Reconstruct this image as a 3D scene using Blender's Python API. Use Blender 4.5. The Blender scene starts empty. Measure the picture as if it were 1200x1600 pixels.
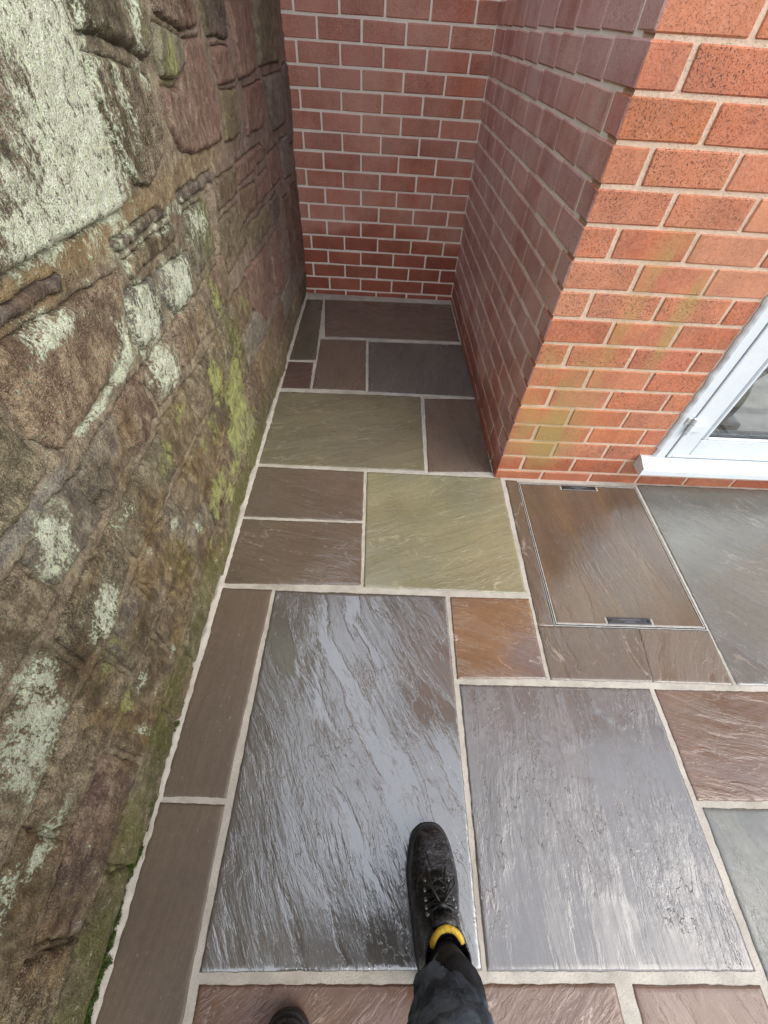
import bpy, bmesh, math, random
import numpy as np
from mathutils import Vector, Matrix
R = math.radians
random.seed(7)
rng = np.random.default_rng(7)
scene = bpy.context.scene

# ------------------------------------------------------------------ camera
CAM_H = 1.28975
pit, roll, yaw = R(50.262), R(4.24), R(-2.6875)
fw0 = Vector((0, math.cos(pit), -math.sin(pit)))
up0 = Vector((0, math.sin(pit), math.cos(pit)))
ri0 = Vector((1, 0, 0))
ri = ri0 * math.cos(roll) + up0 * math.sin(roll)
up = up0 * math.cos(roll) - ri0 * math.sin(roll)
Rz = Matrix.Rotation(yaw, 3, 'Z')
ri, up, fw = Rz @ ri, Rz @ up, Rz @ fw0
cam_data = bpy.data.cameras.new('camera')
cam = bpy.data.objects.new('camera', cam_data)
scene.collection.objects.link(cam)
M = Matrix((ri, up, -fw)).transposed().to_4x4()
M.translation = (0, 0, CAM_H)
cam.matrix_world = M
cam_data.sensor_fit = 'HORIZONTAL'
cam_data.sensor_width = 36
cam_data.lens = 36 * 648.58 / 1200
cam_data.clip_start = 0.02
cam_data.clip_end = 500
scene.camera = cam

# ------------------------------------------------------------------ world and sun
SUN_EL, SUN_AZ = R(42), R(122)            # azimuth clockwise from +y: behind the camera, to the right
world = bpy.data.worlds.new('World')
scene.world = world
world.use_nodes = True
wn, wl = world.node_tree.nodes, world.node_tree.links
bg = wn['Background']
sky = wn.new('ShaderNodeTexSky')
sky.sky_type = 'NISHITA'
sky.sun_disc = False
sky.sun_elevation = SUN_EL
sky.sun_rotation = SUN_AZ
sky.air_density = 1.0
sky.dust_density = 3.0
sky.ozone_density = 1.0
wmix = wn.new('ShaderNodeMix')            # even cloud cover over the clear sky
wmix.data_type = 'RGBA'
wmix.inputs[0].default_value = 0.75
wmix.inputs[7].default_value = (11.4, 12.2, 13.7, 1)
wl.new(sky.outputs[0], wmix.inputs[6])
wl.new(wmix.outputs[2], bg.inputs[0])
bg.inputs[1].default_value = 0.14
sun_data = bpy.data.lights.new('sun', 'SUN')
sun_data.energy = 1.6
sun_data.angle = R(48)
sun_data.color = (1, 0.94, 0.84)
sun = bpy.data.objects.new('sun', sun_data)
scene.collection.objects.link(sun)
sdir = Vector((math.sin(SUN_AZ) * math.cos(SUN_EL), math.cos(SUN_AZ) * math.cos(SUN_EL), math.sin(SUN_EL)))
sun.rotation_euler = sdir.to_track_quat('Z', 'Y').to_euler()
scene.view_settings.view_transform = 'Standard'
scene.view_settings.look = 'None'
scene.view_settings.exposure = 0.48
scene.view_settings.gamma = 1
scene.view_settings.use_curve_mapping = False

# ------------------------------------------------------------------ helpers
COL = scene.collection


def hash2(ix, iy, seed):
    h = (ix.astype(np.int64) * 374761393 + iy.astype(np.int64) * 668265263 + seed * 2147483647) & 0xffffffff
    h = ((h ^ (h >> 13)) * 1274126177) & 0xffffffff
    h = ((h ^ (h >> 16)) * 2246822519) & 0xffffffff
    return (h ^ (h >> 15)) & 0xffffffff


def noise2(x, y, seed=0):
    x = np.asarray(x, float); y = np.asarray(y, float)
    ix, iy = np.floor(x), np.floor(y)
    fx, fy = x - ix, y - iy
    u, v = fx * fx * fx * (fx * (fx * 6 - 15) + 10), fy * fy * fy * (fy * (fy * 6 - 15) + 10)

    def g(ax, ay):
        a = hash2(ix + ax, iy + ay, seed) / 4294967296.0 * 2 * np.pi
        return np.cos(a) * (fx - ax) + np.sin(a) * (fy - ay)
    n0 = g(0, 0) * (1 - u) + g(1, 0) * u
    n1 = g(0, 1) * (1 - u) + g(1, 1) * u
    return (n0 * (1 - v) + n1 * v) * 1.5


def fbm(x, y, octaves=4, seed=0, gain=0.5):
    s, a = 0, 1.0
    for o in range(octaves):
        s = s + a * noise2(x * 2 ** o, y * 2 ** o, seed + o * 17)
        a *= gain
    return s


def sstep(a, b, x):
    t = np.clip((x - a) / (b - a), 0, 1)
    return t * t * (3 - 2 * t)


def np_mesh(name, verts, quads, smooth=True):
    me = bpy.data.meshes.new(name)
    verts = np.asarray(verts, np.float32); quads = np.asarray(quads, np.int32)
    me.vertices.add(len(verts)); me.vertices.foreach_set('co', verts.ravel())
    n = quads.shape[1]
    me.loops.add(quads.size); me.loops.foreach_set('vertex_index', quads.ravel())
    me.polygons.add(len(quads))
    me.polygons.foreach_set('loop_start', np.arange(0, quads.size, n, dtype=np.int32))
    me.polygons.foreach_set('loop_total', np.full(len(quads), n, np.int32))
    me.polygons.foreach_set('use_smooth', np.full(len(quads), smooth))
    me.update(calc_edges=True)
    me.validate()
    return me


def attr(me, name, vals):
    vals = np.asarray(vals, np.float32)
    if vals.ndim == 1:
        a = me.attributes.new(name, 'FLOAT', 'POINT'); a.data.foreach_set('value', vals)
    else:
        if vals.shape[1] == 3:
            vals = np.concatenate([vals, np.ones((len(vals), 1), np.float32)], 1)
        a = me.attributes.new(name, 'FLOAT_COLOR', 'POINT'); a.data.foreach_set('color', vals.ravel())


def link(name, me, mat=None, parent=None, kind=None, label=None, cat=None, group=None):
    o = bpy.data.objects.new(name, me)
    COL.objects.link(o)
    if mat is not None and me is not None and not me.materials:
        me.materials.append(mat)
    if parent is not None:
        o.parent = parent
    return tag(o, label, cat, group, kind)


def tag(o, label=None, cat=None, group=None, kind=None):
    if label: o['label'] = label
    if cat: o['category'] = cat
    if group: o['group'] = group
    if kind: o['kind'] = kind
    return o


def bm_obj(name, bm, mat, parent=None, smooth=False, **k):
    me = bpy.data.meshes.new(name)
    bmesh.ops.recalc_face_normals(bm, faces=bm.faces[:])
    bm.to_mesh(me); bm.free()
    if smooth:
        me.polygons.foreach_set('use_smooth', [True] * len(me.polygons))
    return link(name, me, mat, parent, **k)


def add_box(bm, x0, x1, y0, y1, z0, z1, bevel=0.0, seg=1):
    r = bmesh.ops.create_cube(bm, size=1)
    vs = r['verts']
    for v in vs:
        v.co = ((x0 + x1) / 2 + v.co.x * (x1 - x0), (y0 + y1) / 2 + v.co.y * (y1 - y0), (z0 + z1) / 2 + v.co.z * (z1 - z0))
    if bevel > 0:
        es = list({e for v in vs for e in v.link_edges})
        bmesh.ops.bevel(bm, geom=es, offset=bevel, segments=seg, affect='EDGES', profile=0.6)


def add_prism(bm, pts, axis, a0, a1):
    """extrude a 2-D outline along an axis ('x' takes (y, z) points)"""
    def P(p, a):
        return (a, p[0], p[1]) if axis == 'x' else (p[0], a, p[1]) if axis == 'y' else (p[0], p[1], a)
    v0 = [bm.verts.new(P(p, a0)) for p in pts]
    v1 = [bm.verts.new(P(p, a1)) for p in pts]
    n = len(pts)
    for i in range(n):
        bm.faces.new((v0[i], v0[(i + 1) % n], v1[(i + 1) % n], v1[i]))
    bm.faces.new(v0[::-1]); bm.faces.new(v1)


def add_tube(bm, pts, r, n=10, cap=True):
    pts = [Vector(p) for p in pts]
    rs = r if isinstance(r, (list, tuple)) else [r] * len(pts)
    rings = []
    prev = None
    for i, p in enumerate(pts):
        t = (pts[min(i + 1, len(pts) - 1)] - pts[max(i - 1, 0)]).normalized()
        if prev is None:
            a = t.orthogonal().normalized()
        else:
            a = (prev - t * prev.dot(t)).normalized()
        prev = a
        b = t.cross(a)
        rings.append([bm.verts.new(p + (a * math.cos(2 * math.pi * k / n) + b * math.sin(2 * math.pi * k / n)) * rs[i]) for k in range(n)])
    for i in range(len(rings) - 1):
        for k in range(n):
            bm.faces.new((rings[i][k], rings[i][(k + 1) % n], rings[i + 1][(k + 1) % n], rings[i + 1][k]))
    if cap:
        bm.faces.new(rings[0][::-1]); bm.faces.new(rings[-1])


def empty(name, loc=(0, 0, 0), **k):
    o = bpy.data.objects.new(name, None)
    COL.objects.link(o)
    o.location = loc
    o.empty_display_size = 0.1
    tag(o, **k)
    return o


class Mat:
    """small wrapper that builds a node material"""

    def __init__(self, name):
        self.m = bpy.data.materials.new(name)
        self.m.use_nodes = True
        self.n, self.l = self.m.node_tree.nodes, self.m.node_tree.links
        self.b = self.n['Principled BSDF']
        self._pos = None

    def set(self, **k):
        for key, v in k.items():
            key = key.replace('_', ' ')
            s = self.b.inputs[key]
            if hasattr(v, 'is_linked') or isinstance(v, bpy.types.NodeSocket):
                self.l.new(v, s)
            else:
                s.default_value = v
        return self

    def put(self, sock, v):
        if isinstance(v, bpy.types.NodeSocket):
            self.l.new(v, sock)
        elif v is not None:
            if isinstance(v, (tuple, list)) and len(v) == 3 and sock.type == 'RGBA':
                v = (*v, 1)
            sock.default_value = v

    def pos(self):
        if self._pos is None:
            self._pos = self.n.new('ShaderNodeNewGeometry').outputs['Position']
        return self._pos

    def rnd(self):
        return self.n.new('ShaderNodeObjectInfo').outputs['Random']

    def attr(self, name, out='Fac'):
        a = self.n.new('ShaderNodeAttribute'); a.attribute_name = name
        return a.outputs[out]

    def map(self, vec, scale=(1, 1, 1), rot=(0, 0, 0), loc=(0, 0, 0)):
        # rotate first, then scale, so that grain can be stretched along any direction
        a = self.n.new('ShaderNodeMapping'); self.put(a.inputs['Vector'], vec); a.inputs['Rotation'].default_value = rot; a.inputs['Location'].default_value = loc
        b = self.n.new('ShaderNodeMapping'); self.l.new(a.outputs[0], b.inputs['Vector']); b.inputs['Scale'].default_value = scale
        return b.outputs[0]

    def noise(self, vec, scale=5, detail=4, rough=0.55, dist=0.0, out=0):
        t = self.n.new('ShaderNodeTexNoise')
        self.put(t.inputs['Vector'], vec); self.put(t.inputs['Scale'], scale)
        t.inputs['Detail'].default_value = detail; t.inputs['Roughness'].default_value = rough; t.inputs['Distortion'].default_value = dist
        return t.outputs[out]

    def voro(self, vec, scale, feature='F1', out='Distance', rand=1.0):
        t = self.n.new('ShaderNodeTexVoronoi'); t.feature = feature
        self.put(t.inputs['Vector'], vec); t.inputs['Scale'].default_value = scale; t.inputs['Randomness'].default_value = rand
        return t.outputs[out]

    def math(self, op, a, b=None, c=None, clamp=False):
        t = self.n.new('ShaderNodeMath'); t.operation = op; t.use_clamp = clamp
        self.put(t.inputs[0], a)
        if b is not None: self.put(t.inputs[1], b)
        if c is not None: self.put(t.inputs[2], c)
        return t.outputs[0]

    def vadd(self, a, b):
        t = self.n.new('ShaderNodeVectorMath'); t.operation = 'ADD'
        self.put(t.inputs[0], a); self.put(t.inputs[1], b)
        return t.outputs[0]

    def vscale(self, a, s):
        t = self.n.new('ShaderNodeVectorMath'); t.operation = 'SCALE'
        self.put(t.inputs[0], a); self.put(t.inputs['Scale'], s)
        return t.outputs[0]

    def range(self, v, a, b, c=0.0, d=1.0, smooth=True):
        t = self.n.new('ShaderNodeMapRange')
        t.interpolation_type = 'SMOOTHSTEP' if smooth else 'LINEAR'
        self.put(t.inputs[0], v); t.inputs[1].default_value = a; t.inputs[2].default_value = b
        self.put(t.inputs[3], c); self.put(t.inputs[4], d)
        return t.outputs[0]

    def mix(self, f, a, b, mode='MIX'):
        t = self.n.new('ShaderNodeMix'); t.data_type = 'RGBA'; t.blend_type = mode
        self.put(t.inputs[0], f); self.put(t.inputs[6], a); self.put(t.inputs[7], b)
        return t.outputs[2]

    def ramp(self, f, stops):
        t = self.n.new('ShaderNodeValToRGB'); self.put(t.inputs[0], f)
        e = t.color_ramp.elements
        while len(e) < len(stops): e.new(0.5)
        for i, (p, c) in enumerate(stops):
            e[i].position = p; e[i].color = (*c, 1)
        return t.outputs[0]

    def sep(self, v):
        t = self.n.new('ShaderNodeSeparateXYZ'); self.put(t.inputs[0], v)
        return t.outputs

    def bump(self, h, dist=0.002, strength=1.0, normal=None):
        t = self.n.new('ShaderNodeBump'); self.put(t.inputs['Height'], h)
        t.inputs['Distance'].default_value = dist; t.inputs['Strength'].default_value = strength
        if normal is not None: self.l.new(normal, t.inputs['Normal'])
        return t.outputs[0]


# ------------------------------------------------------------------ materials
def slab_material(name, ca, cb, cc, angle, seed, fine=0.5, ledge=0.5, rough=0.2, streak=6.0, cmix=0.5, ripple=1.0, ior=1.85, vein=0.0, veincol=(0.55, 0.45, 0.38), film=0.6):
    """wet riven sandstone: two ground tones, veins of a third, bedding ledges and fine grain along `angle`"""
    m = Mat(name)
    p = m.map(m.pos(), (1, 1, 1), (0, 0, -angle), (seed * 3.17, seed * 1.31, 0))
    warp = m.vscale(m.noise(p, 2.2, 3, 0.5, out=1), 0.10)
    pw = m.vadd(p, warp)
    grain = m.noise(m.map(pw, (streak, 120, 1)), 1.0, 4, 0.6)                # fine streaks
    broad = m.noise(m.map(pw, (1.2, 9.0, 1)), 1.0, 5, 0.6)                   # colour bands
    cloud = m.noise(pw, 4.0, 5, 0.6)
    speck = m.noise(m.pos(), 520, 2, 0.6)
    mott = m.noise(m.pos(), 70, 4, 0.65)
    steps_src = m.noise(m.map(pw, (2.2, 7.0, 1)), 1.0, 8, 0.6, 0.2)
    sN = m.math('MULTIPLY', steps_src, 11.0)
    fr = m.math('FRACT', sN)
    terr = m.math('ADD', m.math('FLOOR', sN), m.range(fr, 0.0, 0.10))
    edge = m.math('MULTIPLY', m.range(fr, 0.0, 0.02), m.range(fr, 0.03, 0.06, 1.0, 0.0))
    patch = m.range(m.noise(p, 3.2, 4, 0.55), 0.40, 0.52)                     # ledges come in places, not all over
    # colour
    c = m.mix(m.range(broad, 0.3, 0.7), ca, cb)
    c = m.mix(m.math('MULTIPLY', m.range(cloud, 0.45, 0.68), cmix), c, cc)
    c = m.mix(m.range(grain, 0.3, 0.7, 0.16, 0.0), c, (0.03, 0.025, 0.02))
    c = m.mix(m.range(mott, 0.35, 0.7, 0, 0.22), c, m.mix(0.6, c, (0.02, 0.018, 0.016)))
    c = m.mix(m.range(speck, 0.45, 0.7, 0, 0.22), c, m.mix(0.6, c, (0.015, 0.013, 0.012)))
    c = m.mix(m.math('MULTIPLY', m.range(speck, 0.42, 0.3), 0.10), c, (0.5, 0.46, 0.4))
    pale = m.math('MULTIPLY', m.math('MULTIPLY', edge, patch), m.range(m.noise(pw, 40, 3), 0.46, 0.64, 0, 0.45 * min(1.0, ledge)))
    c = m.mix(pale, c, (0.5, 0.45, 0.38))
    fl = m.noise(m.map(pw, (55, 150, 1)), 1.0, 3, 0.6)                        # scattered pale scratches and grit
    c = m.mix(m.math('MULTIPLY', m.range(fl, 0.66, 0.74, 0, 0.6), m.range(m.noise(p, 5, 3), 0.42, 0.6)), c, (0.45, 0.40, 0.33))
    st = m.noise(m.vadd(p, (3.3, 1.7, 0)), 2.3, 5, 0.65)                      # broad damp stains
    c = m.mix(m.range(st, 0.46, 0.66, 0, 0.4), c, m.mix(0.5, c, (0.03, 0.024, 0.018)))
    if vein > 0:      # pale iron-free veins along the bedding
        vs_ = m.noise(m.map(pw, (1.6, 4.2, 1), (0, 0, 0.1), (5.3, 2.1, 0)), 1.0, 6, 0.55, 0.3)
        vf = m.math('ABSOLUTE', m.math('SUBTRACT', m.math('FRACT', m.math('MULTIPLY', vs_, 6.0)), 0.5))
        vm = m.math('MULTIPLY', m.range(vf, 0.0, 0.035, 1.0, 0.0), m.range(m.noise(pw, 12, 3), 0.40, 0.58, 0, vein))
        c = m.mix(vm, c, veincol)
    # relief
    h = m.math('MULTIPLY', grain, 0.42 * fine)
    saw = m.math('SUBTRACT', terr, sN)
    h = m.math('ADD', h, m.math('MULTIPLY', m.math('MULTIPLY', saw, patch), 0.5 * ledge))
    h = m.math('ADD', h, m.math('MULTIPLY', m.noise(m.map(pw, (3.5, 30, 1)), 1.0, 4, 0.6), 0.75 * ripple))
    h = m.math('ADD', h, m.math('MULTIPLY', mott, 0.14))
    h = m.math('ADD', h, m.math('MULTIPLY', speck, 0.05))
    # standing water is smoother than the damp stone between
    wet = m.noise(m.map(pw, (2.4, 11.0, 1)), 1.0, 6, 0.62)
    film_ = m.range(wet, 0.47, 0.55, 0.0, film)
    h = m.math('MULTIPLY', h, m.math('SUBTRACT', 1.0, m.math('MULTIPLY', film_, 0.8)))
    nrm = m.bump(h, 0.0016, 1.0)
    rg = m.range(film_, 0.0, 1.0, rough * 1.35, 0.06, False)
    rg = m.math('ADD', rg, m.math('MULTIPLY', m.math('MULTIPLY', speck, 0.08), m.math('SUBTRACT', 1.0, film_)))
    m.set(Base_Color=c, Roughness=rg, Normal=nrm, IOR=ior)
    return m.m


def mortar_material(name, col=(0.52, 0.47, 0.40), dark=(0.25, 0.22, 0.18), rough=0.85, grain=0.0015):
    m = Mat(name)
    n1 = m.noise(m.pos(), 14, 4, 0.6); n2 = m.noise(m.pos(), 260, 3, 0.7); n3 = m.noise(m.pos(), 900, 1, 0.5)
    c = m.mix(m.range(n1, 0.35, 0.72), col, tuple(x * 0.78 for x in col))
    c = m.mix(m.range(m.noise(m.pos(), 5, 5, 0.65), 0.48, 0.7, 0, 0.55), c, (0.24, 0.20, 0.15))
    c = m.mix(m.range(n2, 0.52, 0.75, 0, 0.6), c, dark)
    c = m.mix(m.range(n3, 0.6, 0.8, 0, 0.35), c, (0.75, 0.72, 0.66))
    h = m.math('ADD', n2, m.math('MULTIPLY', n3, 0.4))
    m.set(Base_Color=c, Roughness=rough, Normal=m.bump(h, grain, 1.0))
    return m.m


def brick_material(name, stops, pit=0.6, bloom_sheen=0.0, bloom_sheen_col=(0.5, 0.42, 0.42), wet_z=0.3, algae=0.0, axis=0, joint=False):
    """wire-cut brick with pits, lime haze (with painted sky sheen in the alley) and a damp foot; `axis` 0: the face runs along x, 1: along y"""
    m = Mat(name)
    s = m.sep(m.pos())
    u, z = s[axis], s[2]
    if joint:
        c = m.mix(m.range(m.noise(m.pos(), 30, 4), 0.35, 0.7), (0.72, 0.62, 0.50), (0.55, 0.45, 0.35))
        c = m.mix(m.range(m.noise(m.pos(), 300, 3), 0.5, 0.75, 0, 0.5), c, (0.25, 0.2, 0.16))
        if pit > 0.4: c = m.mix(0.6, c, (0.66, 0.44, 0.29))
        else: c = m.mix(0.72, c, (0.97, 0.89, 0.78))
    else:
        c = m.ramp(m.rnd(), stops)
        r2 = m.math('FRACT', m.math('MULTIPLY', m.rnd(), 13.7))
        r3 = m.math('FRACT', m.math('MULTIPLY', m.rnd(), 71.3))
        c = m.mix(m.range(r2, 0.0, 1.0, 0.0, 0.20, False), c, m.mix(0.6, c, (0.12, 0.035, 0.025)))
        c = m.mix(m.range(r3, 0.6, 1.0, 0.0, 0.22), c, (0.62, 0.36, 0.20))
        c = m.mix(m.range(m.noise(m.pos(), 9, 4, 0.6), 0.35, 0.7), c, m.mix(0.35, c, (0.16, 0.045, 0.03)))
        c = m.mix(m.range(m.noise(m.pos(), 120, 3, 0.6), 0.4, 0.75, 0, 0.4), c, m.mix(0.5, c, (0.75, 0.4, 0.27)))
    sp = m.vadd(m.pos(), m.vscale(m.noise(m.pos(), 60, 2, out=1), 0.02))
    dots = m.noise(sp, 270, 2, 0.5)
    pits = m.math('MULTIPLY', m.range(dots, 0.58, 0.65), m.range(m.noise(m.pos(), 18, 3), 0.2, 0.55, 0.25, 1.0))
    if joint: pits = m.math('MULTIPLY', pits, 0.35)
    else: pits = m.math('MULTIPLY', pits, m.range(m.math('FRACT', m.math('MULTIPLY', m.rnd(), 37.1)), 0.0, 0.8, 0.25, 1.0))
    c = m.mix(m.math('MULTIPLY', pits, min(1.0, pit)), c, (0.045, 0.016, 0.012))
    # lime haze in drifts and runs; on the alley wall it also paints sky sheen
    if bloom_sheen > 0:
        runs = m.noise(m.map(m.pos(), (14, 14, 1.5)), 1.0, 4, 0.6)
        cl = m.noise(m.pos(), 3.5, 4, 0.6)
        f = m.range(m.math('ADD', m.math('MULTIPLY', runs, 0.3), m.math('MULTIPLY', cl, 0.8)), 0.36, 0.68, 0.15 * bloom_sheen, bloom_sheen)
        zl = m.range(m.math('ADD', z, m.math('MULTIPLY', m.math('SUBTRACT', cl, 0.5), 0.5)), wet_z - 0.06, wet_z + 0.10)
        f = m.math('MULTIPLY', f, zl)
        sp2 = m.range(m.noise(m.pos(), 330, 3, 0.7), 0.35, 0.65, 0.45, 1.0)
        c = m.mix(m.math('MULTIPLY', f, sp2), c, bloom_sheen_col)
    # damp foot of the wall
    wl_ = m.noise(m.pos(), 5, 3)
    wet = m.range(m.math('ADD', z, m.math('MULTIPLY', m.math('SUBTRACT', wl_, 0.5), 0.35)), wet_z - 0.14, wet_z + 0.12, 1.0, 0.0)
    c = m.mix(m.math('MULTIPLY', wet, 0.2 if joint else 0.65), c, m.mix(0.55, c, (0.17, 0.018, 0.008)))
    if algae > 0:
        # green runs below two places where water drips
        for (u0, w0, zt, zb) in ((0.80, 0.085, 1.0, 0.36), (0.64, 0.16, 0.66, 0.02), (0.74, 0.13, 0.42, 0.05), (0.93, 0.05, 0.9, 0.5)):
            du = m.range(m.math('ABSOLUTE', m.math('SUBTRACT', u, u0)), 0.0, w0, 1.0, 0.0)
            dz = m.math('MULTIPLY', m.range(z, zt - 0.12, zt, 1.0, 0.0), m.range(z, zb - 0.05, zb + 0.15))
            f = m.math('MULTIPLY', m.math('MULTIPLY', du, dz), m.range(m.noise(m.map(m.pos(), (9, 9, 4)), 1.0, 4, 0.6), 0.3, 0.62, 0, algae))
            c = m.mix(f, c, (0.36, 0.27, 0.085))
    hh = m.math('SUBTRACT', m.math('MULTIPLY', m.noise(m.pos(), 90, 4, 0.65), 0.8), m.math('MULTIPLY', pits, 0.9))
    m.set(Base_Color=c, Roughness=m.range(wet, 0, 1, 0.75, 0.42), Normal=m.bump(hh, 0.0022, 1.0))
    return m.m


def plain(name, col, rough=0.5, metal=0.0, bump=None, var=0.15, vscale=20, coat=0.0):
    m = Mat(name)
    c = m.mix(m.range(m.noise(m.pos(), vscale, 4, 0.6), 0.3, 0.7), col, tuple(x * (1 - var) for x in col))
    m.set(Base_Color=c, Roughness=m.range(m.noise(m.pos(), vscale * 2.3, 3), 0.3, 0.7, rough * 0.8, rough * 1.2), Metallic=metal)
    if bump: m.set(Normal=m.bump(m.noise(m.pos(), bump[0], 4, 0.6), bump[1], 1.0))
    if coat: m.set(Coat_Weight=coat, Coat_Roughness=0.1)
    return m.m


def rubble_material(name, mortar=False):
    m = Mat(name)
    P = m.pos()
    # every pattern runs in the wall's plane; texture is a little stretched upwards as water drew it
    base = m.attr('tint', 'Color')
    nlo = m.noise(P, 6, 4, 0.6); nmid = m.noise(m.map(P, (40, 40, 26)), 1.0, 6, 0.7); nhi = m.noise(m.map(P, (170, 170, 120)), 1.0, 4, 0.7); nx = m.noise(P, 430, 2, 0.6)
    run = m.noise(m.map(P, (1, 30, 4)), 1.0, 4, 0.6)
    calm = m.math('MAXIMUM', m.attr('calm'), 0.45 if mortar else m.range(m.math('FRACT', m.math('MULTIPLY', m.rnd(), 17.3)), 0.0, 1.0, 0.0, 0.6, False))
    raw = m.mix(m.range(nmid, 0.3, 0.7), m.mix(0.25, base, (0.05, 0.03, 0.02)), m.mix(0.12, base, (0.58, 0.48, 0.36)))
    c = m.mix(m.range(nmid, 0.38, 0.64), m.mix(0.62, base, (0.035, 0.022, 0.008)), m.mix(0.48, base, (0.58, 0.48, 0.30)))
    c = m.mix(m.range(nhi, 0.47, 0.60, 0, 0.92), c, m.mix(0.82, c, (0.025, 0.014, 0.006)))
    c = m.mix(m.math('MULTIPLY', m.range(nx, 0.52, 0.64, 0, 0.85), m.range(nlo, 0.32, 0.56)), c, (0.62, 0.55, 0.40))
    c = m.mix(m.math('MULTIPLY', calm, 0.85), c, raw)
    # rust-brown and green slime where the wall is wet
    slime = m.attr('slime')
    f = m.range(m.math('ADD', slime, m.math('MULTIPLY', m.math('SUBTRACT', nlo, 0.5), 2.2)), 0.2, 0.75, 0, 0.72)
    c = m.mix(f, c, m.mix(m.range(nmid, 0.38, 0.62), (0.07, 0.036, 0.007), (0.24, 0.14, 0.035)))
    alg = m.attr('algae')
    f = m.range(m.math('ADD', alg, m.math('MULTIPLY', m.math('SUBTRACT', m.math('ADD', m.math('MULTIPLY', run, 0.5), m.math('MULTIPLY', nlo, 0.5)), 0.5), 2.4)), 0.2, 0.8, 0, 0.8)
    c = m.mix(f, c, m.mix(m.range(nhi, 0.35, 0.65), (0.06, 0.07, 0.012), (0.22, 0.22, 0.06)))
    damp = m.noise(m.map(P, (1, 5, 3.2), (0, 0, 0), (0, 4.1, 2.2)), 1.0, 5, 0.62)
    c = m.mix(m.math('MULTIPLY', m.range(damp, 0.48, 0.64, 0, 0.62), m.math('SUBTRACT', 1.0, m.math('MULTIPLY', calm, 0.6))), c, m.mix(0.75, c, (0.022, 0.015, 0.007)))
    # crust lichens
    lf = m.math('ADD', m.math('ADD', m.attr('lich'), m.math('MULTIPLY', m.math('SUBTRACT', nmid, 0.5), 2.3)), m.math('MULTIPLY', m.math('SUBTRACT', nhi, 0.5), 2.8))
    lm = m.range(lf, 0.06, 0.42, 0, 0.95)
    lcol = m.mix(m.range(nhi, 0.36, 0.62), (0.88, 0.90, 0.76), (0.62, 0.70, 0.47))
    lcol = m.mix(m.range(nx, 0.54, 0.68, 0, 0.8), lcol, (0.16, 0.17, 0.11))
    c = m.mix(lm, c, lcol)
    yf = m.math('ADD', m.math('ADD', m.attr('yel'), m.math('MULTIPLY', m.math('SUBTRACT', nmid, 0.5), 2.2)), m.math('MULTIPLY', m.math('SUBTRACT', nhi, 0.5), 2.4))
    ym = m.range(yf, 0.08, 0.45, 0, 0.9)
    c = m.mix(ym, c, m.mix(m.range(nhi, 0.3, 0.7), (0.50, 0.50, 0.20), (0.30, 0.33, 0.09)))
    bl = m.attr('soot')
    bf = m.range(m.math('ADD', bl, m.math('MULTIPLY', m.math('SUBTRACT', nhi, 0.5), 1.6)), 0.25, 0.6, 0, 0.85)
    c = m.mix(bf, c, (0.05, 0.035, 0.04))
    h = m.math('ADD', m.math('MULTIPLY', nmid, 1.6), m.math('ADD', m.math('MULTIPLY', nhi, 0.9), m.math('MULTIPLY', nx, 0.35)))
    h = m.math('ADD', h, m.math('MULTIPLY', m.math('ADD', lm, ym), 0.12))
    rg = m.range(m.math('ADD', slime, m.math('SUBTRACT', nmid, 0.5)), -0.3, 0.6, 0.8, 0.45)
    m.set(Base_Color=c, Roughness=rg, Normal=m.bump(h, 0.008, 1.0))
    return m.m


MAT = {}
MAT['joint'] = mortar_material('paving_mortar', (0.50, 0.46, 0.39), (0.27, 0.24, 0.2))
MAT['moss'] = plain('moss', (0.095, 0.15, 0.022), 0.8, var=0.6, vscale=60)
MAT['upvc'] = plain('white_upvc', (0.67, 0.71, 0.725), 0.28, var=0.06, vscale=8)
MAT['seal'] = plain('black_seal', (0.02, 0.022, 0.024), 0.5)
MAT['sealant'] = plain('white_sealant', (0.68, 0.69, 0.68), 0.5, bump=(60, 0.002))
MAT['steel'] = plain('galvanised_edge', (0.62, 0.62, 0.58), 0.45, 0.35, var=0.3, vscale=60)
MAT['plate'] = plain('black_plate', (0.022, 0.024, 0.03), 0.35, bump=(150, 0.0008), coat=0.4)
MAT['plate_mark'] = plain('grey_plate_mark', (0.16, 0.17, 0.19), 0.5)
MAT['gap'] = plain('dark_gap', (0.012, 0.011, 0.01), 0.7)

# ------------------------------------------------------------------ ground and paving
bm = bmesh.new()
add_box(bm, -60, 60, -60, 60, -0.5, -0.06)
bm_obj('ground', bm, plain('gravel_ground', (0.22, 0.19, 0.15), 0.9, bump=(60, 0.01), var=0.5), kind='structure')

WALL_X = -0.512
FX, FY, BY = 0.5386, 1.2965, 3.053

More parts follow.
